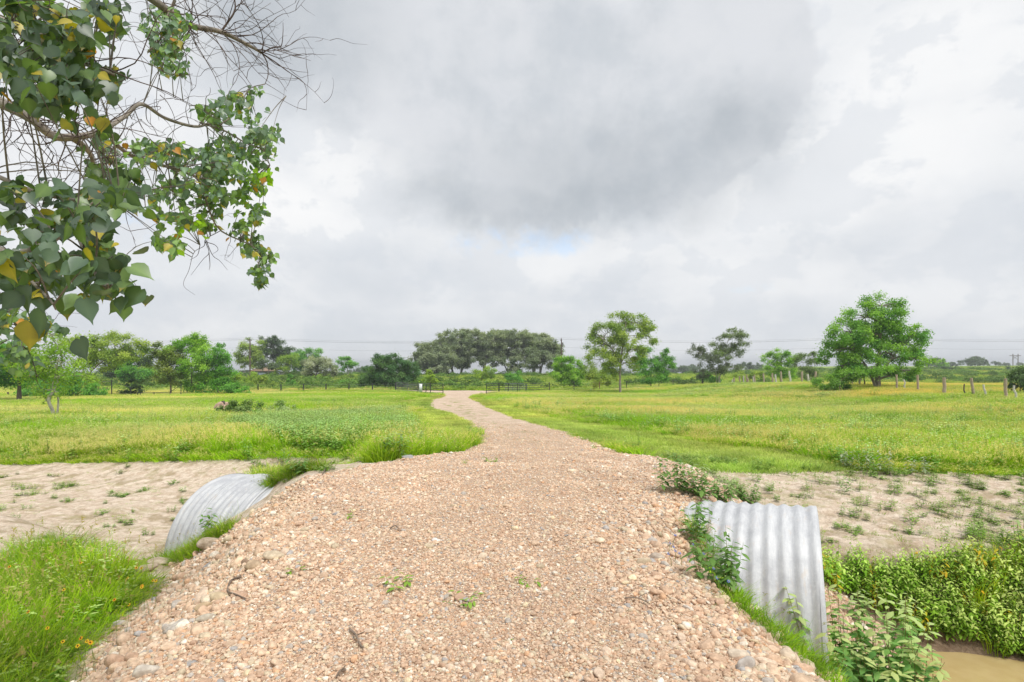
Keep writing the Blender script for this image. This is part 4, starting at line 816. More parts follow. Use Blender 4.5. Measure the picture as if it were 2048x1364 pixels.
def panel(name, label, cat, pts, hs, nr=5, posts=True, mat=M_BLACK, group=None, pr=.05, rr=.03, low=.22, endpost=None):
    P = [at(x, Y) for x, Y in pts]; root = empty(name, tuple(P[0]), label, cat, group)
    if posts:
        for p, h in zip(P, hs): post('post', root, p, h, pr, M_BLACK)
    for a, b, ha, hb in zip(P[:-1], P[1:], hs[:-1], hs[1:]):
        for k in range(nr):
            f = (low+(1-low)*k/(nr-1)) if nr > 1 else .95
            d = (b-a)/np.linalg.norm(b-a)*pr*(.9 if posts else 0)
            rail('rail', root, a+d+[0, 0, ha*f-.04], b-d+[0, 0, hb*f-.04], rr, mat)
    return root
panel('pipe_fence', 'black pipe fence section left of the white board, running into the big shrub', 'fence', [(791, 78), (836, 73)], [1.30, 1.32])
panel('pipe_fence', 'black pipe fence wing joining the white board to the left gateway post', 'fence', [(843, 71.5), (852, 70.5), (861, 69.2), (886, 69)], [1.36, 1.34, 1.38, 1.36])
panel('pipe_fence', 'black pipe fence wing at the right side of the gateway', 'fence', [(972.5, 68.5), (997.5, 71)], [1.42, 1.42])
panel('pipe_fence', 'long black pipe fence running right from the gateway wing to the wire fence', 'fence', [(998.5, 71.2), (1016.5, 72), (1035, 72.4), (1052, 73), (1099, 76)], [1.42, 1.36, 1.40, 1.36, 1.38])
ga = panel('farm_gate', 'open grey steel farm gate folded back against the right pipe fence', 'gate', [(1010, 73.4), (1054, 74.6)], [1.30, 1.30], 6, False, M_STEELRAIL, None, .04, .028, .25)
pA, pB = at(1010, 73.4), at(1054, 74.6)
for q in (pA, pB, pA*.34+pB*.66, pA*.66+pB*.34): rail('upright', ga, q+[0, .05, .2], q+[0, .05, 1.28], .025, M_STEELRAIL)
ga = panel('farm_gate', 'open grey steel farm gate folded back left of the white board', 'gate', [(793, 79.6), (838, 75.2)], [1.26, 1.26], 6, False, M_STEELRAIL, None, .04, .028, .25)
pA, pB = at(793, 79.6), at(838, 75.2)
for q in (pA, pB, (pA+pB)/2): rail('upright', ga, q+[0, .05, .18], q+[0, .05, 1.24], .025, M_STEELRAIL)
p = at(841.5, 71.3); r_b = empty('sign_board', tuple(p), 'blank white upright board fixed beside the left gateway fence', 'sign')
G = Geo(); G.box(-.19, .19, -.02, .02, .22, 1.28); link('board', G.mesh('board', M_WHITE), r_b)
G = Geo(); G.box(-.16, -.10, .022, .06, -.2, 1.2); G.box(.10, .16, .022, .06, -.2, 1.2); link('backing_post', G.mesh('backing_post', M_BLACK), r_b)
# wire fence posts along the county road
def wire_fence(label, pts, hs, cat='fence', name='wire_fence', mats=None, r=.055, wires=(.35, .65, .9), group=None):
    P = [at(x, Y) for x, Y in pts]; root = empty(name, tuple(P[0]), label, cat, group)
    for k, (p, h) in enumerate(zip(P, hs)): post('post', root, p, h, r, (mats or {}).get(k, M_BLACK))
    for a, b, ha, hb in zip(P[:-1], P[1:], hs[:-1], hs[1:]):
        for f in wires: rail('wire', root, a+[0, -r-.006, ha*f], b+[0, -r-.006, hb*f], .006, M_WIRE, .02, 4)
    return root
wire_fence('wire fence on black posts along the road left of the gateway', [(471, 75.5), (516, 75.5), (562, 75.5), (607, 75.5), (652, 75.5), (698, 75.5), (745, 76), (791, 77.6)], [1.2]*8, r=.085)
M_RED = plain('dark_red_paint', (.14, .05, .04), .6)
wire_fence('wire fence on dark posts along the road right of the gateway', [(1099, 76.3), (1148, 79), (1199, 82), (1253, 85), (1302, 88), (1346, 91), (1404, 93)], [1.45, 1.45, 1.35, 1.35, 1.3, 1.25, 1.4], mats={2: M_RED})
panel('rail_fence', 'short black corner brace with one top rail at the right fence end', 'fence', [(1406, 93), (1434.5, 92)], [1.35, 1.6], 1, pr=.1)
panel('rail_fence', 'black rail fence with one high rail beyond the left shrubs', 'fence', [(191, 68), (223.5, 64), (262, 62)], [1.75, 1.9, 1.2], 1, pr=.06)
panel('low_rail_fence', 'long low dark rail fence near the slim olive tree on the left', 'fence', [(275, 62), (281, 62), (308, 62), (340, 62), (362, 61)], [.62, .62, .64, .68, 1.5], 1, pr=.045)
# weathered wooden posts
M_WOOD = plain('weathered_post_wood', (.40, .31, .24), .9, nscale=20, amt=.3, bs=.6); M_PALEW = plain('bleached_post_wood', (.58, .54, .50), .9, nscale=20, amt=.25, bs=.6); M_DARKW = plain('dark_post_wood', (.13, .095, .075), .9, nscale=20, bs=.6)
root = None
WP = [(2014, 803, 757, .075, -4, M_WOOD), (2032, 801, 771, .05, -7, M_PALEW), (1973, 799, 769, .05, -12, M_PALEW), (1948, 800, 756, .07, -8, M_WOOD), (1931, 795, 768, .035, -5, M_DARKW), (1889, 792, 755, .095, -1, M_WOOD),
      (1837, 793, 750, .07, -3, M_WOOD), (1811, 790, 759, .05, -9, M_PALEW), (1794, 785, 749, .07, -2, M_WOOD), (1729, 775, 752, .05, 0, M_DARKW), (1719, 776, 750, .08, 0, M_WOOD), (1705, 776, 758, .05, 1, M_WOOD)]
names_ = ['upright brown post nearest the right edge of the photo', 'short bleached forked post at the far right edge', 'bleached post leaning left, between the two rightmost brown posts', 'brown post leaning left, second tall one from the right', 'thin dark crooked stick post beside the thickest post', 'thickest pale brown upright post of the right fence',
          'tall grey brown post right of the big tree, next to the thickest', 'thin bleached post leaning hard left, right of the big tree', 'dark brown post right under the right side of the big tree', 'thin dark post just left of the big tree trunk', 'reddish post in the shade left of the big tree trunk', 'short post half hidden by the low leafy shrub']
fl = lambda px: (lambda a: 1/((a-.1277)/25.93))((px-CX)/F)     # where the fence line crosses that direction
for (px, by, ty, r, ln, mt), lab in zip(WP, names_):
    Yp = 25.93/((px-CX)/F-.1277); p = at(px, Yp); top = ZC-(ty-HZ)/F*Yp; h = max(top-p[2], .6)
    rt = empty('fence_post', tuple(p), lab, 'fence post', 'weathered posts of the old fence on the right'); ob = post('shaft', rt, p, h, r*1.25, mt, (math.sin(R(ln)), 0), 9, crook=.03 if mt is not M_WOOD else .012)
FP = [(1464.5, 769, 760, M_PALEW), (1469, 769, 757, M_WOOD), (1480, 768, 755, M_WOOD), (1487, 768, 754, M_PALEW), (1494, 767, 752, M_WOOD), (1497.5, 767, 758, M_WOOD), (1508, 766, 755, M_PALEW), (1510.5, 766, 752, M_WOOD), (1528, 766, 749, M_WOOD), (1545, 765, 749, M_WOOD), (1553, 766, 751, M_PALEW), (1564, 765, 746, M_WOOD), (1583, 764, 745, M_PALEW), (1604, 764, 746, M_WOOD), (1618, 766, 751, M_PALEW), (1628, 765, 746, M_WOOD)]
nth = ['first', 'second', 'third', 'fourth', 'fifth', 'sixth', 'seventh', 'eighth', 'ninth', 'tenth', 'eleventh', 'twelfth', 'thirteenth', 'fourteenth', 'fifteenth', 'last']
for k, (px, by, ty, mt) in enumerate(FP):
    Yp = min(25.93/((px-CX)/F-.1277), 92); p = at(px, Yp); top = ZC-(ty-HZ)/F*Yp; h = max(top-p[2], 1.0)
    rt = empty('fence_post', tuple(p), f"{'bleached' if mt is M_PALEW else 'brown'} far post, {nth[k]} from the left in the crowded row before the lobed tree", 'fence post', 'weathered posts of the old fence on the right')
    post('shaft', rt, p, h*1.12, .13, mt, (rng.normal(0, .06)-(.2 if px in (1508, 1553, 1583, 1618) else 0), 0), 8, crook=.02)
for px, ty, h_, lab in ((178, 776, 1.25, 'leftmost of the four short brown posts in the left meadow'), (197, 775, 1.2, 'second of the four short brown posts in the left meadow'), (206, 775, 1.25, 'third of the four short brown posts in the left meadow'), (214, 774.5, 1.1, 'rightmost of the four short brown posts in the left meadow'), (16, 784, 1.0, 'lone short rusty post at the left edge of the meadow')):
    Yp = 82 if px > 100 else 60; p = at(px, Yp); rt = empty('fence_post', tuple(p), lab, 'fence post', 'short posts in the left meadow'); post('shaft', rt, p, ZC-(ty-HZ)/F*Yp-p[2], .09, M_DARKW)
p = at(1181, 77); rt = empty('marker', tuple(p), 'small pale blue marker stub at the roadside between dark posts', 'marker post'); G = Geo(); G.tube([(0, 0, -.1), (.05, 0, .35), (.12, 0, .5)], [.09, .08, .11], 10); link('marker_tube', G.mesh('marker_tube', M_SHEET, True), rt)

# ------------------------------------------------------------------ power line
pole_px = [(-110, 112), (500, 112), (1123, 112), (1722, 112), (2330, 112)]
PL = []
for k, (px, Y) in enumerate(pole_px):
    p = at(px, Y); top = ZC+(HZ-677)/F*Y+(.2*(k-2) if k > 2 else 0); h = top-p[2]
    lab = ['utility pole standing off the left side', 'utility pole behind the tall olive tree by the shed', 'brown wooden utility pole right of the oak grove', 'utility pole behind the big fence line tree', 'utility pole standing off the right side'][k]
    rt = empty('utility_pole', tuple(p), lab, 'utility pole', 'utility poles of the roadside power line')
    post('pole_shaft', rt, p, h, .15, M_DARKW, seg=10, taper=.7)
    rail('crossarm', rt, p+[-.1, -.95, h-.35], p+[-.1, .95, h-.35], .055, M_DARKW)
    for q in (-.85, 0, .85): 
        rail('insulator', rt, p+[-.1, q, h-.30 if q else h], p+[-.1, q, h-.12 if q else h+.18], .04, M_WIRE)
    G = Geo(); G.tube([(0.25, 0, h-1.5), (.25, 0, h-.8)], .16, 10); link('transformer', G.mesh('transformer', M_WIRE, True), rt) if k == 2 else None
    PL.append((p, h))
labs = ['front cable of the power line across the sky', 'highest middle cable of the power line across the sky', 'rear cable of the power line across the sky', 'lowest single cable of the power line']
for q, (dy, dz, lab) in enumerate([(-.85, -.12, labs[0]), (0, .18, labs[1]), (.85, -.12, labs[2]), (-.12, -1.7, labs[3])]):
    G = Geo()
    for (a, ha), (b, hb) in zip(PL[:-1], PL[1:]):
        t = np.linspace(0, 1, 25)[:, None]; A = a+[-.1, dy, ha+dz]; B = b+[-.1, dy, hb+dz]; P = A+(B-A)*t; P[:, 2] -= (.75*4*t*(1-t))[:, 0]; G.tube(P, .010, 4, cap=False)
    tag(link('power_cable', G.mesh('power_cable', M_CABLE)), lab, 'power cable', 'power cables')
p = at(2031, 420); rt = empty('transmission_tower', tuple(p), 'distant H shaped transmission tower on the right skyline', 'transmission tower'); h = (HZ-708)/F*420+ZC-p[2]
for dx in (-1.9, 1.9): rail('tower_leg', rt, p+[dx, 0, -.3], p+[dx, 0, h], .28, M_DARKW)
rail('crossarm', rt, p+[-4.2, .3, h-1.2], p+[4.2, .3, h-1.2], .22, M_DARKW); rail('brace', rt, p+[-1.9, .3, h-1.4], p+[1.9, .3, h-4], .14, M_DARKW); rail('brace', rt, p+[1.9, .5, h-1.4], p+[-1.9, .5, h-4], .14, M_DARKW)

# ------------------------------------------------------------------ shed in the meadow
p = at(520, 146); k = 146/F; rt = empty('shed', tuple(p), 'low metal clad shed with rusty roof edge under the far trees', 'shed')
zt = ZC-(741-HZ)*k-p[2]; x0, x1 = (505-520)*k, (548-520)*k; D = 5.0
G = Geo(); G.box(x0, x1, 0, D, -.4, zt-.1); link('wall', G.mesh('wall', M_SHEET), rt)
G = Geo(); V = [(x0-.4, -.5, zt-.25), (x1+.4, -.5, zt-.25), (x1+.4, D+.4, zt+.75), (x0-.4, D+.4, zt+.75), (x0-.4, -.5, zt), (x1+.4, -.5, zt), (x1+.4, D+.4, zt+1.0), (x0-.4, D+.4, zt+1.0)]
G.add(V, [(0, 3, 2, 1), (4, 5, 6, 7), (0, 1, 5, 4), (1, 2, 6, 5), (2, 3, 7, 6), (3, 0, 4, 7)]); link('roof', G.mesh('roof', M_RUSTROOF), rt)
G = Geo(); G.box((531-520)*k, (541-520)*k, -.03, -.003, -.3, zt-.5); link('door', G.mesh('door', M_STEELRAIL), rt)
p = at(488, 152); k = 152/F; rt = empty('shed', tuple(p), 'white flat roofed shed half hidden left of the metal shed', 'shed'); zt = ZC-(741-HZ)*k-p[2]
G = Geo(); G.box(-11*k, 12*k, 0, 4, -.4, zt-.2); link('wall', G.mesh('wall', M_TAN), rt); G = Geo(); G.box(-12.5*k, 13.5*k, -.3, 4.3, zt-.2, zt+.15); link('roof', G.mesh('roof', M_WHITE), rt)
p = at(577, 150); rt = empty('shed', tuple(p), 'long pale low shed glimpsed behind the light green round tree', 'shed'); zt = ZC-(742-HZ)*150/F-p[2]
G = Geo(); G.box(-3.2, 3.4, 0, 3, -.4, zt-.2); link('wall', G.mesh('wall', M_TAN), rt); G = Geo(); G.box(-3.5, 3.7, -.3, 3.3, zt-.2, zt); link('roof', G.mesh('roof', M_WHITE), rt)
G = Geo(); G.box(-.5, .3, -.03, -.003, .2, zt-.6); link('window', G.mesh('window', M_BLACK), rt)

# ------------------------------------------------------------------ stump in the field
p = hit(447, 828); rt = empty('tree_stump', tuple(p), 'uprooted grey brown tree stump lying in the left field', 'stump'); G = Geo()
for a_, l_, z_ in ((0, .6, .3), (1.1, .5, .4), (2.3, .55, .25), (3.3, .6, .35), (4.2, .45, .45), (5.3, .55, .25)): tubes_tree(G, [(0, 0, .25), (.5*l_*math.cos(a_), .5*l_*math.sin(a_), z_+.2), (l_*math.cos(a_), l_*math.sin(a_), .1)], .17, .09, (.50, .36, .29), 7)
link('root_mass', G.mesh('root_mass', M_BARK, True), rt); G = Geo(); tubes_tree(G, [(0, 0, 0), (.02, 0, .45), (-.03, 0, .8)], .13, .09, (.12, .10, .09), 8); link('broken_trunk', G.mesh('broken_trunk', M_BARK, True), rt)

# ------------------------------------------------------------------ things lying on the gravel
import bmesh
def rock(name, label, cat, px, py, s, flat, colr, seed, rotz=0, group=None, mat=M_COBBLE):
    p = hit(px, py); r = np.random.default_rng(seed); bm = bmesh.new(); bmesh.ops.create_icosphere(bm, subdivisions=3, radius=.5)
    V = np.array([v.co for v in bm.verts]); Fc = np.array([[v.index for v in f.verts] for f in bm.faces]); bm.free()
    for k in range(5): d = r.normal(size=3); d /= np.linalg.norm(d); V *= 1+.10*np.sin(V@d*r.uniform(3, 7)+r.uniform(0, 6))[:, None]
    for k in range(6): d = r.normal(size=3); d /= np.linalg.norm(d); e = np.maximum(V@d-r.uniform(.3, .42), 0); V -= e[:, None]*d*.85
    V = V*np.array([s, s*.62, s*flat]); c, q = math.cos(rotz), math.sin(rotz); V = V@np.array([[c, q, 0], [-q, c, 0], [0, 0, 1]]); V[:, 2] += s*flat*.3
    o = link(name, np_mesh(name, V, Fc, mat, {'tint': ('POINT', 'FLOAT_COLOR', np.tile(colr, (len(V), 1)))}, True), None, tuple(p)); return tag(o, label, cat, group)
for a in [('cobble', 'long pale flat cobble on the left shoulder of the gravel drive', 545, 1118, .17, .4, (.62, .52, .38), 1, .5), ('cobble', 'brown cobble with broken face next to the long pale cobble', 510, 1138, .14, .55, (.50, .38, .26), 2, .2), ('cobble', 'dark brown cobble above the broken faced cobble', 492, 1130, .075, .7, (.34, .24, .17), 3, 0),
          ('cobble', 'round tan cobble lying halfway down the left gravel slope', 437, 1203, .13, .6, (.60, .49, .33), 4, .3), ('cobble', 'upright tan cobble beside the round tan one', 408, 1222, .13, .65, (.55, .42, .27), 5, 1.1), ('cobble', 'smooth grey cobble below the upright tan one', 410, 1243, .11, .55, (.52, .47, .38), 6, .5),
          ('cobble', 'pale cobble at the bottom edge of the left gravel slope', 295, 1352, .12, .6, (.62, .56, .48), 7, .2), ('cobble', 'pinkish cobble at the lower left gravel edge', 225, 1305, .11, .45, (.62, .42, .32), 8, .1), ('cobble', 'long grey brown cobble on the right shoulder by the pipe', 1313, 1120, .14, .45, (.52, .44, .36), 9, -.8), ('cobble', 'tan cobble left of the long grey brown one on the right shoulder', 1285, 1130, .12, .6, (.60, .50, .36), 10, -.2),
          ('cobble', 'grey round cobble at the bottom right of the gravel slope', 1492, 1340, .10, .7, (.50, .46, .42), 11, .6), ('cobble', 'cream cobble on the right gravel slope under the grass fringe', 1472, 1318, .11, .6, (.68, .58, .46), 12, -.5), ('cobble', 'lone white stone on the smooth middle of the drive', 870, 1083, .075, .4, (.80, .76, .72), 13, .1),
          ('rock', 'grey rock at the grass edge where the drive narrows', 818, 918, .2, .5, (.40, .40, .40), 14, 0)]:
    rock(a[0], a[1], 'rock', *a[2:], group='larger stones lying on the gravel')
for a in [('soil_clod', 'broken lump of dry soil between grass and gravel at the left pipe', 420, 1095, .32, .5, (1, 1, 1), 21, .6), ('soil_clod', 'pale flat chunk of soil in the grass below the left pipe end', 318, 1128, .34, .35, (1, 1, 1), 22, .5), ('soil_clod', 'small soil chunk left of the pale flat chunk in the grass', 292, 1142, .25, .4, (1, 1, 1), 23, .2)]:
    rock(a[0], a[1], 'soil clod', *a[2:], group='clods of soil at the left pipe', mat=M_CLOD)
def stick(label, pxs, r, c=(.24, .19, .15)):
    P = [hit(x, y) for x, y in pxs]; o = P[0]; G = Geo(); Q = np.array([p-o+[0, 0, .025+.012*(k % 2)] for k, p in enumerate(P)]); tubes_tree(G, Q, r, r*.5, c, 6)
    if len(Q) > 2: G.tube([Q[1], Q[1]+(Q[1]-Q[0])*.3+[.03, .02, .02]], [r*.5, r*.3], 5, c)
    tag(link('stick', G.mesh('stick', M_BARK, True), None, tuple(o)), label, 'stick', 'dead sticks on the gravel')
stick('dead stick lying on the gravel near the bottom middle', [(700, 1268), (712, 1285), (722, 1302), (728, 1310)], .008)
stick('dark stick end at the bottom edge of the gravel', [(690, 1350), (680, 1358), (672, 1366)], .008)
stick('curved dead root among the cobbles on the left shoulder', [(482, 1160), (462, 1172), (456, 1190), (470, 1200), (492, 1206)], .009)
stick('short dark twig on the right gravel slope', [(1250, 1204), (1275, 1208), (1300, 1216)], .006)
stick('thin bent twig on the middle of the drive', [(780, 1063), (790, 1060), (800, 1065)], .006)
stick('dead branch leaning out of the weeds beside the left culvert end', [(645, 952), (655, 935), (664, 924)], .008)

# ------------------------------------------------------------------ individual weeds
def weed(label, px, py, h, ns_, leaf, seed, c0=(.11, .24, .05), c1=(.21, .35, .09), tipc=(.34, .45, .18), rad_=.12, per=14, spread=.35, aspect=.42, name='weed_plant', pos=None, group='leafy weeds'):
    p = hit(px, py) if pos is None else np.array([pos[0], pos[1], float(terrain(pos[0], pos[1]))])
    me = leafy(ns_, h, rad_, leaf, c0, c1, seed, M_WEED, per, tipc, aspect, .7, (.3, .26, .1), spread)
    return tag(link(name, me, None, tuple(p)), label, 'weed', group)
weed('leafy weed with drooping leaves rising above the right gravel edge', 1350, 985, .5, 12, .115, 1, tipc=None)
weed('weed in the middle of the row behind the right pipe end', 1400, 1000, .42, 16, .11, 2)
weed('low weed touching the middle weed behind the right pipe', 1445, 1005, .38, 16, .10, 7)
weed('rightmost weed of the row behind the right pipe end', 1495, 1008, .40, 18, .10, 3)
weed('tall leafy weed growing against the left face of the right pipe end', 1385, 1085, .44, 7, .115, 4, tipc=None, rad_=.08)
weed('bushy weed spreading over the near face of the right pipe', 1440, 1180, .42, 12, .105, 5, rad_=.1, tipc=None)
weed('small weed under the bushy one beside the right pipe', 1415, 1150, .34, 9, .10, 6, tipc=None)
weed('large pale green weed bush at the bottom right next to the puddle', 0, 0, .98, 40, .145, 8, (.15, .33, .07), (.30, .52, .13), (.50, .62, .24), .36, 20, .28, .5, 'weed_bush', (3.02, 4.85))
weed('shorter weed bush at the bottom edge left of the puddle', 0, 0, .72, 26, .13, 9, (.11, .27, .06), (.22, .42, .11), (.50, .58, .22), .25, 18, .5, .5, 'weed_bush', (2.88, 4.4))
weed('small pale weed on the mud right beside the right pipe end', 0, 0, .4, 5, .11, 10, pos=(3.95, 6.6))
weed('young leafy weed standing before the left pipe end', 417, 1078, .4, 6, .13, 11, tipc=None, rad_=.04)
weed('sprawling weed with a big leaf beside the left pipe shoulder', 600, 948, .42, 6, .12, 12, tipc=None)
weed('weed clump where the left grass meets the gravel edge', 790, 920, .55, 9, .14, 13)
weed('taller weed behind the grey rock at the left gravel edge', 835, 905, .55, 9, .13, 14)
weed('dark leafy weed at the tip of grass reaching into the drive', 950, 880, .5, 7, .12, 15, tipc=None)
weed('weed with pale top at the middle of the left silt edge', 515, 935, .5, 4, .1, 16)
weed('weed with pale top close left of the sprawling weed', 560, 930, .5, 4, .1, 17)
weed('silvery weed on the right silt edge, left one', 1698, 938, .42, 7, .1, 18, (.2, .28, .14), (.34, .4, .24), (.5, .54, .4))
weed('silvery weed on the right silt edge, wide middle one', 1750, 945, .5, 11, .1, 19, (.2, .28, .14), (.34, .4, .24), (.5, .54, .4), .25)
weed('silvery weed on the right silt edge, right one', 1845, 950, .42, 8, .1, 20, (.2, .28, .14), (.34, .4, .24), (.5, .54, .4), .2)
weed('upright green weed alone on the right silt flat', 1690, 985, .35, 3, .1, 21)
weed('tall narrow leaved weed on the bank at the right edge of the photo', 0, 0, .9, 7, .17, 22, pos=(6.7, 7.35), aspect=.25)
weed('broad leaved weed low on the bank above the puddle', 0, 0, .7, 6, .16, 23, pos=(6.1, 6.9), aspect=.3)
for px, py, s, lab in ((805, 1172, .13, 'flat green sprout in the gravel, lower middle'), (928, 1205, .13, 'upright green sprout near the bottom centre of the drive'), (905, 1205, .06, 'tiny sprout left of the upright one'), (1052, 1170, .09, 'dark sprout right of centre on the drive'), (700, 1035, .09, 'yellow green sprout left on the drive'), (590, 1142, .09, 'faint sprout near the left cobbles'), (980, 925, .16, 'bright sprout in the middle far part of the drive'), (1185, 897, .16, 'bright sprout by the right edge far on the drive'), (930, 928, .1, 'low sprout left of the bright far sprout'), (1010, 1290, .05, 'speck of green near the bottom of the drive')):
    weed(lab, px, py, s, 5, s*.6, int(px), (.2, .38, .05), (.32, .48, .08), None, s*.5, 5, .9, .4, 'sprout', group='green sprouts in the gravel')
# yellow daisies and violet flowers
def flower(px, py, colr, lab, h, grp, cat='flower', s=.016, name='wildflower', z=None):
    p = hit(px, py) if z is None else np.array(z, float); rt = empty(name, tuple(p), lab, cat, grp)
    G = Geo(); tp = np.array([rng.normal(0, .04), rng.normal(0, .04)-.02, h]); G.tube([(0, 0, -.02), tp*.5+[.01, 0, 0], tp], [.002, .0016, .0014], 4, (.2, .3, .06)); link('stem', G.mesh('stem', M_WEED), rt)
    G = Geo(); nrm = np.array([rng.normal(0, .3), -.7, .7]); nrm /= np.linalg.norm(nrm); u = np.cross(nrm, (0, 0, 1)); u /= np.linalg.norm(u); v = np.cross(nrm, u)
    for k in range(8):
        a = k*math.pi/4; d = u*math.cos(a)+v*math.sin(a); e = -u*math.sin(a)+v*math.cos(a)
        G.add([tp, tp+d*s*.6+e*s*.28, tp+d*s*1.25, tp+d*s*.6-e*s*.28], [(0, 1, 2, 3)], colr)
    link('petals', G.mesh('petals', M_WEED), rt); G = Geo(); G.tube([tp-nrm*.002, tp+nrm*.008], [s*.4, s*.25], 7, (.10, .05, .02) if colr[0] > .5 else (.6, .5, .2)); link('flower_centre', G.mesh('flower_centre', M_WEED), rt)
YF = [(262, 1117), (275, 1118), (262, 1130), (288, 1150), (302, 1148), (308, 1162), (232, 1180), (250, 1190), (300, 1172), (75, 1180+20), (76, 1240), (137, 1258), (144, 1262), (155, 1266), (185, 1283), (192, 1287), (178, 1296), (170, 1080+20), (32, 1108), (5, 1125), (120, 1160)]
for k, (a, b) in enumerate(YF):
    t = (b+20-HZ)/F; Yg = 1.9/t; q = (a-CX)/F*Yg; g_ = float(terrain(q, Yg)); hh = ZC-1.9-g_
    flower(0, 0, (.85, .55, .03) if k % 3 else (.9, .42, .03), 'yellow daisy like flower standing in the tall grass left of the drive', max(hh, .25), 'yellow flowers in the tall ditch grass', z=(q, Yg, g_), s=.013)
for k, (a, b) in enumerate([(1338, 1075), (1330, 1090), (1350, 1100), (1362, 1108), (1384, 1102), (1390, 1120), (1363, 1098), (1440, 1180), (1452, 1170), (1405, 1145), (1342, 1112)]):
    flower(a, b+25, (.18, .26, .75), 'small blue flower in the grass fringe left of the right pipe end', .10+.05*rng.random(), 'blue flowers at the right pipe', s=.010)

# ------------------------------------------------------------------ foreground tallow tree, reaching in from the left
def pt(x, y, d): return np.array([(x-CX)/F*d, d, ZC-(y-HZ)/F*d])
base = np.array([-5.6, 3.3, float(terrain(-5.6, 3.3))]); rt = empty('tallow_tree', tuple(base), 'foreground tree whose leafy branches and bare twigs hang in from the upper left', 'tree')
G = Geo(); BK = np.array([.30, .27, .24]); BD = np.array([.12, .09, .085])
P = tubes_tree(G, [base-base+[0, 0, -.3], (.1, 0, 1.2), (.05, .1, 2.4), (.35, 0, 3.6), (.6, .1, 5.2)], .19, .08, BK, 12, 26); link('trunk', G.mesh('trunk', M_BARK, True), rt)
LB = Geo(); crotch = base+np.array([.2, .05, 3.0]); top2 = base+np.array([.5, .1, 4.7])
limbs = []
def limb(pts, r0, r1, c=BK, n=30, seg=8):
    Q = [np.array(p) if len(p) == 3 and isinstance(p, np.ndarray) else pt(*p) for p in pts]
    P = spline(Q, n); LB.tube(P-base, np.linspace(r0, r1, n), seg, c); limbs.append(P); return P
L1 = limb([crotch, pt(-250, 150, 3.1), pt(-60, 185, 2.9), pt(0, 205, 2.9), pt(60, 235, 2.8), pt(108, 272, 2.85), pt(165, 272, 2.9), pt(205, 262, 3.0)], .04, .013, BK, 60)
L2 = limb([pt(205, 262, 3.0), pt(250, 232, 3.2), pt(283, 208, 3.3), pt(330, 236, 3.6), pt(390, 253, 3.8), pt(424, 244, 4.0)], .013, .008)
L3 = limb([pt(140, 272, 2.88), pt(170, 295, 3.0), pt(185, 320, 3.1), pt(190, 380, 3.3)], .018, .008)
L4 = limb([pt(215, 262, 3.05), pt(245, 300, 3.2), pt(300, 325, 3.5), pt(370, 342, 3.8), pt(400, 365, 4.0), pt(415, 410, 4.1), pt(440, 460, 4.2), pt(505, 492, 4.3), pt(530, 520, 4.3)], .012, .004)
L5 = limb([pt(400, 245, 4.0), pt(450, 262, 4.2), pt(490, 285, 4.3), pt(525, 300, 4.3), pt(540, 330, 4.3)], .008, .003)
L6 = limb([pt(440, 250, 4.1), pt(470, 225, 4.2), pt(500, 170, 4.3)], .006, .002)
L7 = limb([top2, pt(-100, -160, 3.4), pt(160, -110, 3.4), pt(300, -5, 3.5), pt(350, 30, 3.6), pt(385, 52, 3.7), pt(443, 64, 3.8), pt(500, 92, 3.9), pt(524, 106, 4.0)], .035, .008, BK*.9, 60)
L8 = limb([pt(524, 106, 4.0), pt(545, 95, 4.0), pt(562, 92, 4.0), pt(566, 65, 4.0), pt(566, 45, 4.0)], .005, .0015, BD); limb([pt(556, 93, 4.0), pt(580, 104, 4.0), pt(598, 109, 4.0)], .003, .001, BD)
L9 = limb([pt(524, 106, 4.0), pt(534, 125, 4.0), pt(536, 150, 4.0), pt(530, 168, 4.0)], .005, .002, BD); limb([pt(530, 166, 4.0), pt(550, 178, 4.0), pt(572, 192, 4.0)], .002, .001, BD); limb([pt(536, 148, 4.0), pt(560, 158, 4.0), pt(590, 160, 4.0), pt(596, 155, 4.0)], .002, .0008, BD)
L10 = limb([pt(443, 62, 3.8), pt(455, 45, 3.8), pt(468, 25, 3.8), pt(470, 5, 3.8), pt(460, -40, 3.8)], .007, .004, BD)
L11 = limb([pt(350, 0, 3.5), pt(335, 35, 3.5), pt(322, 75, 3.5), pt(295, 105, 3.5)], .009, .005, BK*.9)
L12 = limb([top2, pt(-120, -60, 2.2), pt(-40, 20, 2.1), pt(40, 60, 2.05), pt(130, 110, 2.1), pt(230, 150, 2.2)], .03, .006, BK, 50)
L13 = limb([pt(-60, 185, 2.9), pt(-80, 400, 2.2), pt(0, 500, 1.9), pt(75, 495, 1.8), pt(120, 470, 1.8), pt(150, 452, 1.8), pt(160, 480, 1.75), pt(190, 545, 1.7), pt(215, 580, 1.7)], .015, .004, BK*1.05, 50)
L14 = limb([pt(-80, 400, 2.2), pt(-30, 350, 2.0), pt(60, 380, 1.95), pt(150, 400, 1.95), pt(230, 390, 2.0), pt(290, 385, 2.1)], .01, .003, BK)
L15 = limb([pt(0, 500, 1.9), pt(60, 560, 1.75), pt(100, 600, 1.6), pt(112, 620, 1.6)], .006, .002, BK)
L16 = limb([crotch, pt(-400, 500, 3.6), pt(-100, 560, 3.4), pt(0, 590, 3.3), pt(30, 640, 3.3), pt(45, 690, 3.3)], .03, .006, BK, 40)
L17 = limb([pt(440, 462, 4.2), pt(412, 478, 4.2), pt(408, 492, 4.2), pt(388, 505, 4.2), pt(378, 540, 4.2), pt(367, 570, 4.2), pt(390, 590, 4.2)], .003, .0008, BD)
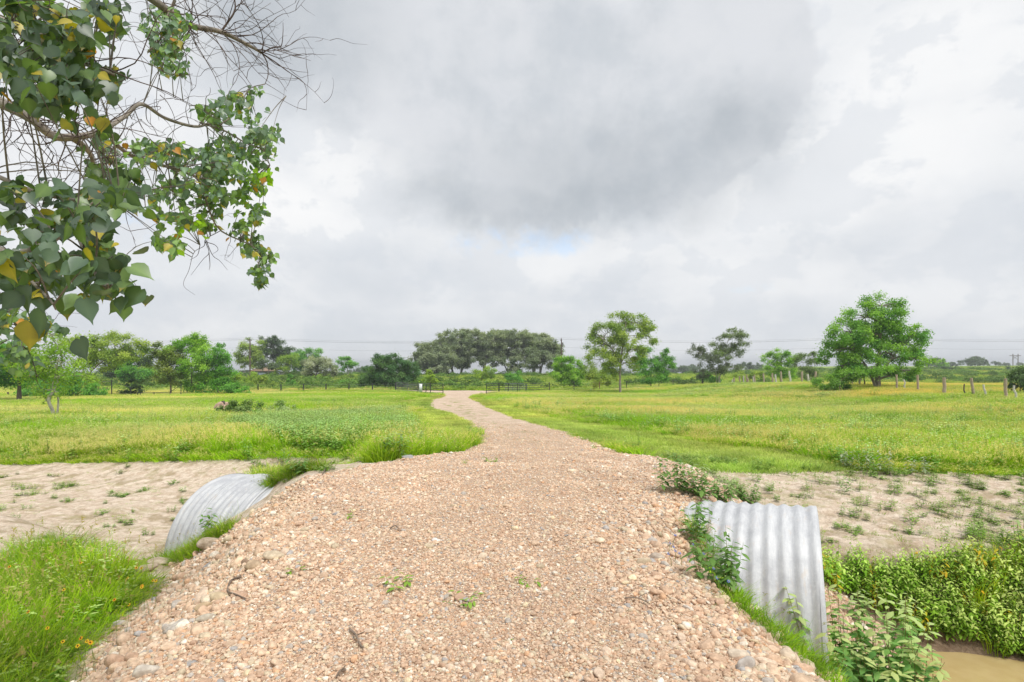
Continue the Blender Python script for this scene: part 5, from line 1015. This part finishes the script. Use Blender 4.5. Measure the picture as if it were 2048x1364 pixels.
for pl in ([(410, 482), (418, 505), (405, 520), (382, 550)], [(412, 480), (425, 510), (440, 522), (455, 540)], [(412, 484), (430, 490), (436, 500), (425, 508)], [(418, 505), (420, 530), (418, 540)], [(220, 520), (245, 545), (268, 565), (275, 580)], [(300, 170), (350, 195), (380, 215), (340, 240)],
           [(320, 190), (335, 205), (350, 240), (345, 275), (352, 285)], [(400, 490), (395, 510), (380, 520)]):
    limb([pt(x, y, 4.2 if x > 390 or True else 2) for x, y in pl], .003, .0009, BD, 14, 5)
rr_ = np.random.default_rng(5)
def twigs(src, n, length, spread_, r, depth=2, bias=(0.3, 0, -.2), c=BD):
    """bare twigs that fork from a limb"""
    for _ in range(n):
        s0 = src[rr_.integers(len(src)//5, len(src))]; d = rr_.normal(0, 1, 3)*np.array([1, .8, 1])+bias; d /= np.linalg.norm(d); L = length*rr_.uniform(.4, 1.1)
        pts_ = [s0]; dd_ = d.copy()
        for q in range(5): dd_ = dd_+rr_.normal(0, .26, 3); dd_ /= np.linalg.norm(dd_); pts_.append(pts_[-1]+dd_*L/5)
        P = spline(pts_, 12); LB.tube(P-base, np.linspace(r, r*.3, 12), 4, c*rr_.uniform(.8, 1.3), False)
        if depth > 1: twigs(P[2:], 3, length*.45, spread_, r*.55, depth-1, bias, c)
twigs(L7[20:], 34, .62, .2, .0035, 2, (.5, 0, .1)); twigs(L10, 8, .5, .2, .003, 2, (.4, 0, .2)); twigs(L11, 8, .5, .2, .003, 2, (0, 0, -.3))
twigs(L1[15:], 34, .62, .22, .0035, 2, (.1, 0, -.05)); twigs(L2, 12, .45, .2, .0028, 2, (0, 0, .0)); twigs(L3, 10, .5, .2, .003, 2, (-.2, 0, 0)); twigs(L12[10:], 16, .5, .2, .003, 2, (.3, 0, -.2)); twigs(L14[8:], 10, .3, .2, .002, 2, (.3, 0, -.2)); twigs(L16[15:], 12, .4, .2, .003, 2, (.2, 0, -.1)); twigs(L4, 10, .3, .2, .002, 2, (.2, 0, -.4)); twigs(L7[:30], 20, .7, .2, .0035, 2, (.3, 0, -.4))
limbs_all = np.concatenate(limbs)
def heart_leaf(GL, o, d, nrm, L, c):
    d = d/np.linalg.norm(d); s = np.cross(d, nrm); s /= np.linalg.norm(s)+1e-9; nn = np.cross(s, d); W = L*.5; f = rr_.uniform(.08, .35); cu = rr_.uniform(-.15, .2)
    prof = [(-.06, .22), (.06, .62), (.28, .92), (.5, .82), (.74, .42), (.92, .12)]
    mid = [o+d*L*t+nn*(-cu*L*t*t) for t in (0.04, .06, .28, .5, .74, .92)]; tip = o+d*L*1.12-nn*cu*L*1.2
    Lf = [o+d*L*t+s*W*w+nn*(f*W*w-cu*L*t*t) for t, w in prof]; Rt = [o+d*L*t-s*W*w+nn*(f*W*w-cu*L*t*t) for t, w in prof]
    V = mid+Lf+Rt+[tip]; Fq = [(k, k+1, 6+k+1, 6+k) for k in range(5)]+[(k, 12+k, 12+k+1, k+1) for k in range(5)]
    cc_ = np.tile(c, (19, 1)); cc_[:6] *= np.array([1.45, 1.35, 1.3]); cc_[6:12] *= rr_.uniform(.8, 1.1); cc_[12:18] *= rr_.uniform(.85, 1.2)
    if rr_.random() < .18: cc_[18] = cc_[11] = cc_[17] = np.array([.40, .27, .06])
    GL.add(V, Fq, cc_); m0 = GL.n-len(V); GL.F3.append(np.array([(5, 18, 11), (5, 17, 18)])+m0)
GL = Geo(); TW = LB
DGR = np.array((.10, .165, .11)); MGR = np.array((.17, .28, .10)); LGR = np.array((.30, .52, .04)); YEL = np.array((.42, .36, .05)); ORA = np.array((.55, .26, .04))
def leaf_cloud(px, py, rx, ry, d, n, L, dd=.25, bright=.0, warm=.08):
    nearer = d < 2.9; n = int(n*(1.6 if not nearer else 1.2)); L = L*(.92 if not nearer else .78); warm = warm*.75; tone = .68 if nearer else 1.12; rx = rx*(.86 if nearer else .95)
    c0 = pt(px, py, d); k = d/F; nt = max(2, n//9)
    q_ = np.sqrt(rr_.random(nt)); t_ = rr_.uniform(0, 6.28, nt); dz_ = np.clip(rr_.normal(0, dd, nt), -.45, .45)*(.7 if nearer else 1)
    ends = [pt(px+rx*a*math.cos(b), py+ry*a*math.sin(b), d+c) for a, b, c in zip(q_, t_, dz_)]
    for e in ends:
        j = np.argmin(np.linalg.norm(limbs_all-e, axis=1)); s0 = limbs_all[j]
        dist = np.linalg.norm(e-s0)
        if dist > .05: 
            Pz = spline([s0, (s0+e)/2+np.array([0, 0, .10*dist])+rr_.normal(0, .03*dist, 3), e], 7); TW.tube(Pz-base, np.linspace(.0035, .0015, 7), 4, BK*.8, False)
        ax_ = rr_.normal(0, 1, 3)*np.array([1, 1, .6]); ax_ /= np.linalg.norm(ax_)
        for q in range(max(1, n//nt)):
            o = e+ax_*rr_.uniform(-1.1, 1.1)*L*1.2+rr_.normal(0, .35*L, 3)
            dr = rr_.normal(0, 1, 3)*np.array([.8, .8, .5])+np.array([.1, -.2, -1.1]); nm = rr_.normal(0, .7, 3)+np.array([.1, -1.0, .75])
            u = rr_.random(); 
            c = DGR*rr_.uniform(.75, 1.5) if u < .62-bright else MGR*rr_.uniform(.8, 1.3)
            if rr_.random() < bright*.7: c = LGR*rr_.uniform(.7, 1.1)
            v_ = rr_.random()
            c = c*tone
            if v_ < warm*.22: c = ORA*rr_.uniform(.7, 1.1)
            elif v_ < warm: c = YEL*rr_.uniform(.7, 1.1)
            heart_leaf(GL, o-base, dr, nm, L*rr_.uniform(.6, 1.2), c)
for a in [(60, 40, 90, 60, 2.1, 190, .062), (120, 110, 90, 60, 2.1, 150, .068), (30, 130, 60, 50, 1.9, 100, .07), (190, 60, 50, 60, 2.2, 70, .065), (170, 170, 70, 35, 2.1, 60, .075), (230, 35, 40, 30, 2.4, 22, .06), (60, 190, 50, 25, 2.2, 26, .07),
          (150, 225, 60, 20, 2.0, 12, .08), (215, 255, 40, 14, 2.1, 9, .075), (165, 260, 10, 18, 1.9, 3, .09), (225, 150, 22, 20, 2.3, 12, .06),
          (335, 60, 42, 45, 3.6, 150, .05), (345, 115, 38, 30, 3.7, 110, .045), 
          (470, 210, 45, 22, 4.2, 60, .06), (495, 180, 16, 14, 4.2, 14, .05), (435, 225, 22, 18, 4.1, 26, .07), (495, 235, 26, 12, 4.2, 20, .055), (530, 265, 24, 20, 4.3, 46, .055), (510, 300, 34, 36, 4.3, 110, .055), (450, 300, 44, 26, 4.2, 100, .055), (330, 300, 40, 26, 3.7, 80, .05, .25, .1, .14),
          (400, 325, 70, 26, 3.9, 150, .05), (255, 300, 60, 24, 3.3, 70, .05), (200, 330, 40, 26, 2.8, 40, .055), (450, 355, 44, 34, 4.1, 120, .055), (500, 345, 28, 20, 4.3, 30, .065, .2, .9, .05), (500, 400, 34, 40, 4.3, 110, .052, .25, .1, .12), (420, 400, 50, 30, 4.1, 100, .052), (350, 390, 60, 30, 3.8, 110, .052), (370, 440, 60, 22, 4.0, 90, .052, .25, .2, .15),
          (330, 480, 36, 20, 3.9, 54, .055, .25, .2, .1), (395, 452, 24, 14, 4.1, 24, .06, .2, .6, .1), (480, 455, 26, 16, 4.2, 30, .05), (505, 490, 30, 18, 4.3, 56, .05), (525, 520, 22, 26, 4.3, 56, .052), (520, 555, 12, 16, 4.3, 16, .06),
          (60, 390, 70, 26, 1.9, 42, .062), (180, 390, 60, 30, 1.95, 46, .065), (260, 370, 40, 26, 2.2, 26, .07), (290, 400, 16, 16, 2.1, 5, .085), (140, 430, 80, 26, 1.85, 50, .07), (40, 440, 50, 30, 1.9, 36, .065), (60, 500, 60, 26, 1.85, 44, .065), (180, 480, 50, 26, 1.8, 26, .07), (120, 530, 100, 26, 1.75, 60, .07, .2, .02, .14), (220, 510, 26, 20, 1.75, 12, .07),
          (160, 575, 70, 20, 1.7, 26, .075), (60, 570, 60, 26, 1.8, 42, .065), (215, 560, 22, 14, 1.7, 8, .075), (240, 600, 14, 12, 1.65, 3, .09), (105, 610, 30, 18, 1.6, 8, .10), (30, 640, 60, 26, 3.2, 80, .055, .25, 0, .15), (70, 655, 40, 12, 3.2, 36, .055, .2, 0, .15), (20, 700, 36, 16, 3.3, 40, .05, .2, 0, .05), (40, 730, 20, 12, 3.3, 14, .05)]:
    leaf_cloud(*a)
link('leafy_crown', GL.mesh('leafy_crown', M_NEAR), rt); link('branches', LB.mesh('branches', M_BARK, True), rt)

# ------------------------------------------------------------------ air
m = bpy.data.materials.new('air'); m.use_nodes = True; n = NT(m.node_tree); n.n.clear(); o = n.add('ShaderNodeOutputMaterial')
v = n.add('ShaderNodeVolumePrincipled'); v.inputs['Color'].default_value = (.86, .90, .95, 1); v.inputs['Density'].default_value = .0006; v.inputs['Anisotropy'].default_value = .2
n.l.new(v.outputs[0], o.inputs['Volume'])
G = Geo(); G.box(-3100, 3100, -3100, 3100, -100, 26); tag(link('haze', G.mesh('haze', m)), kind='stuff')
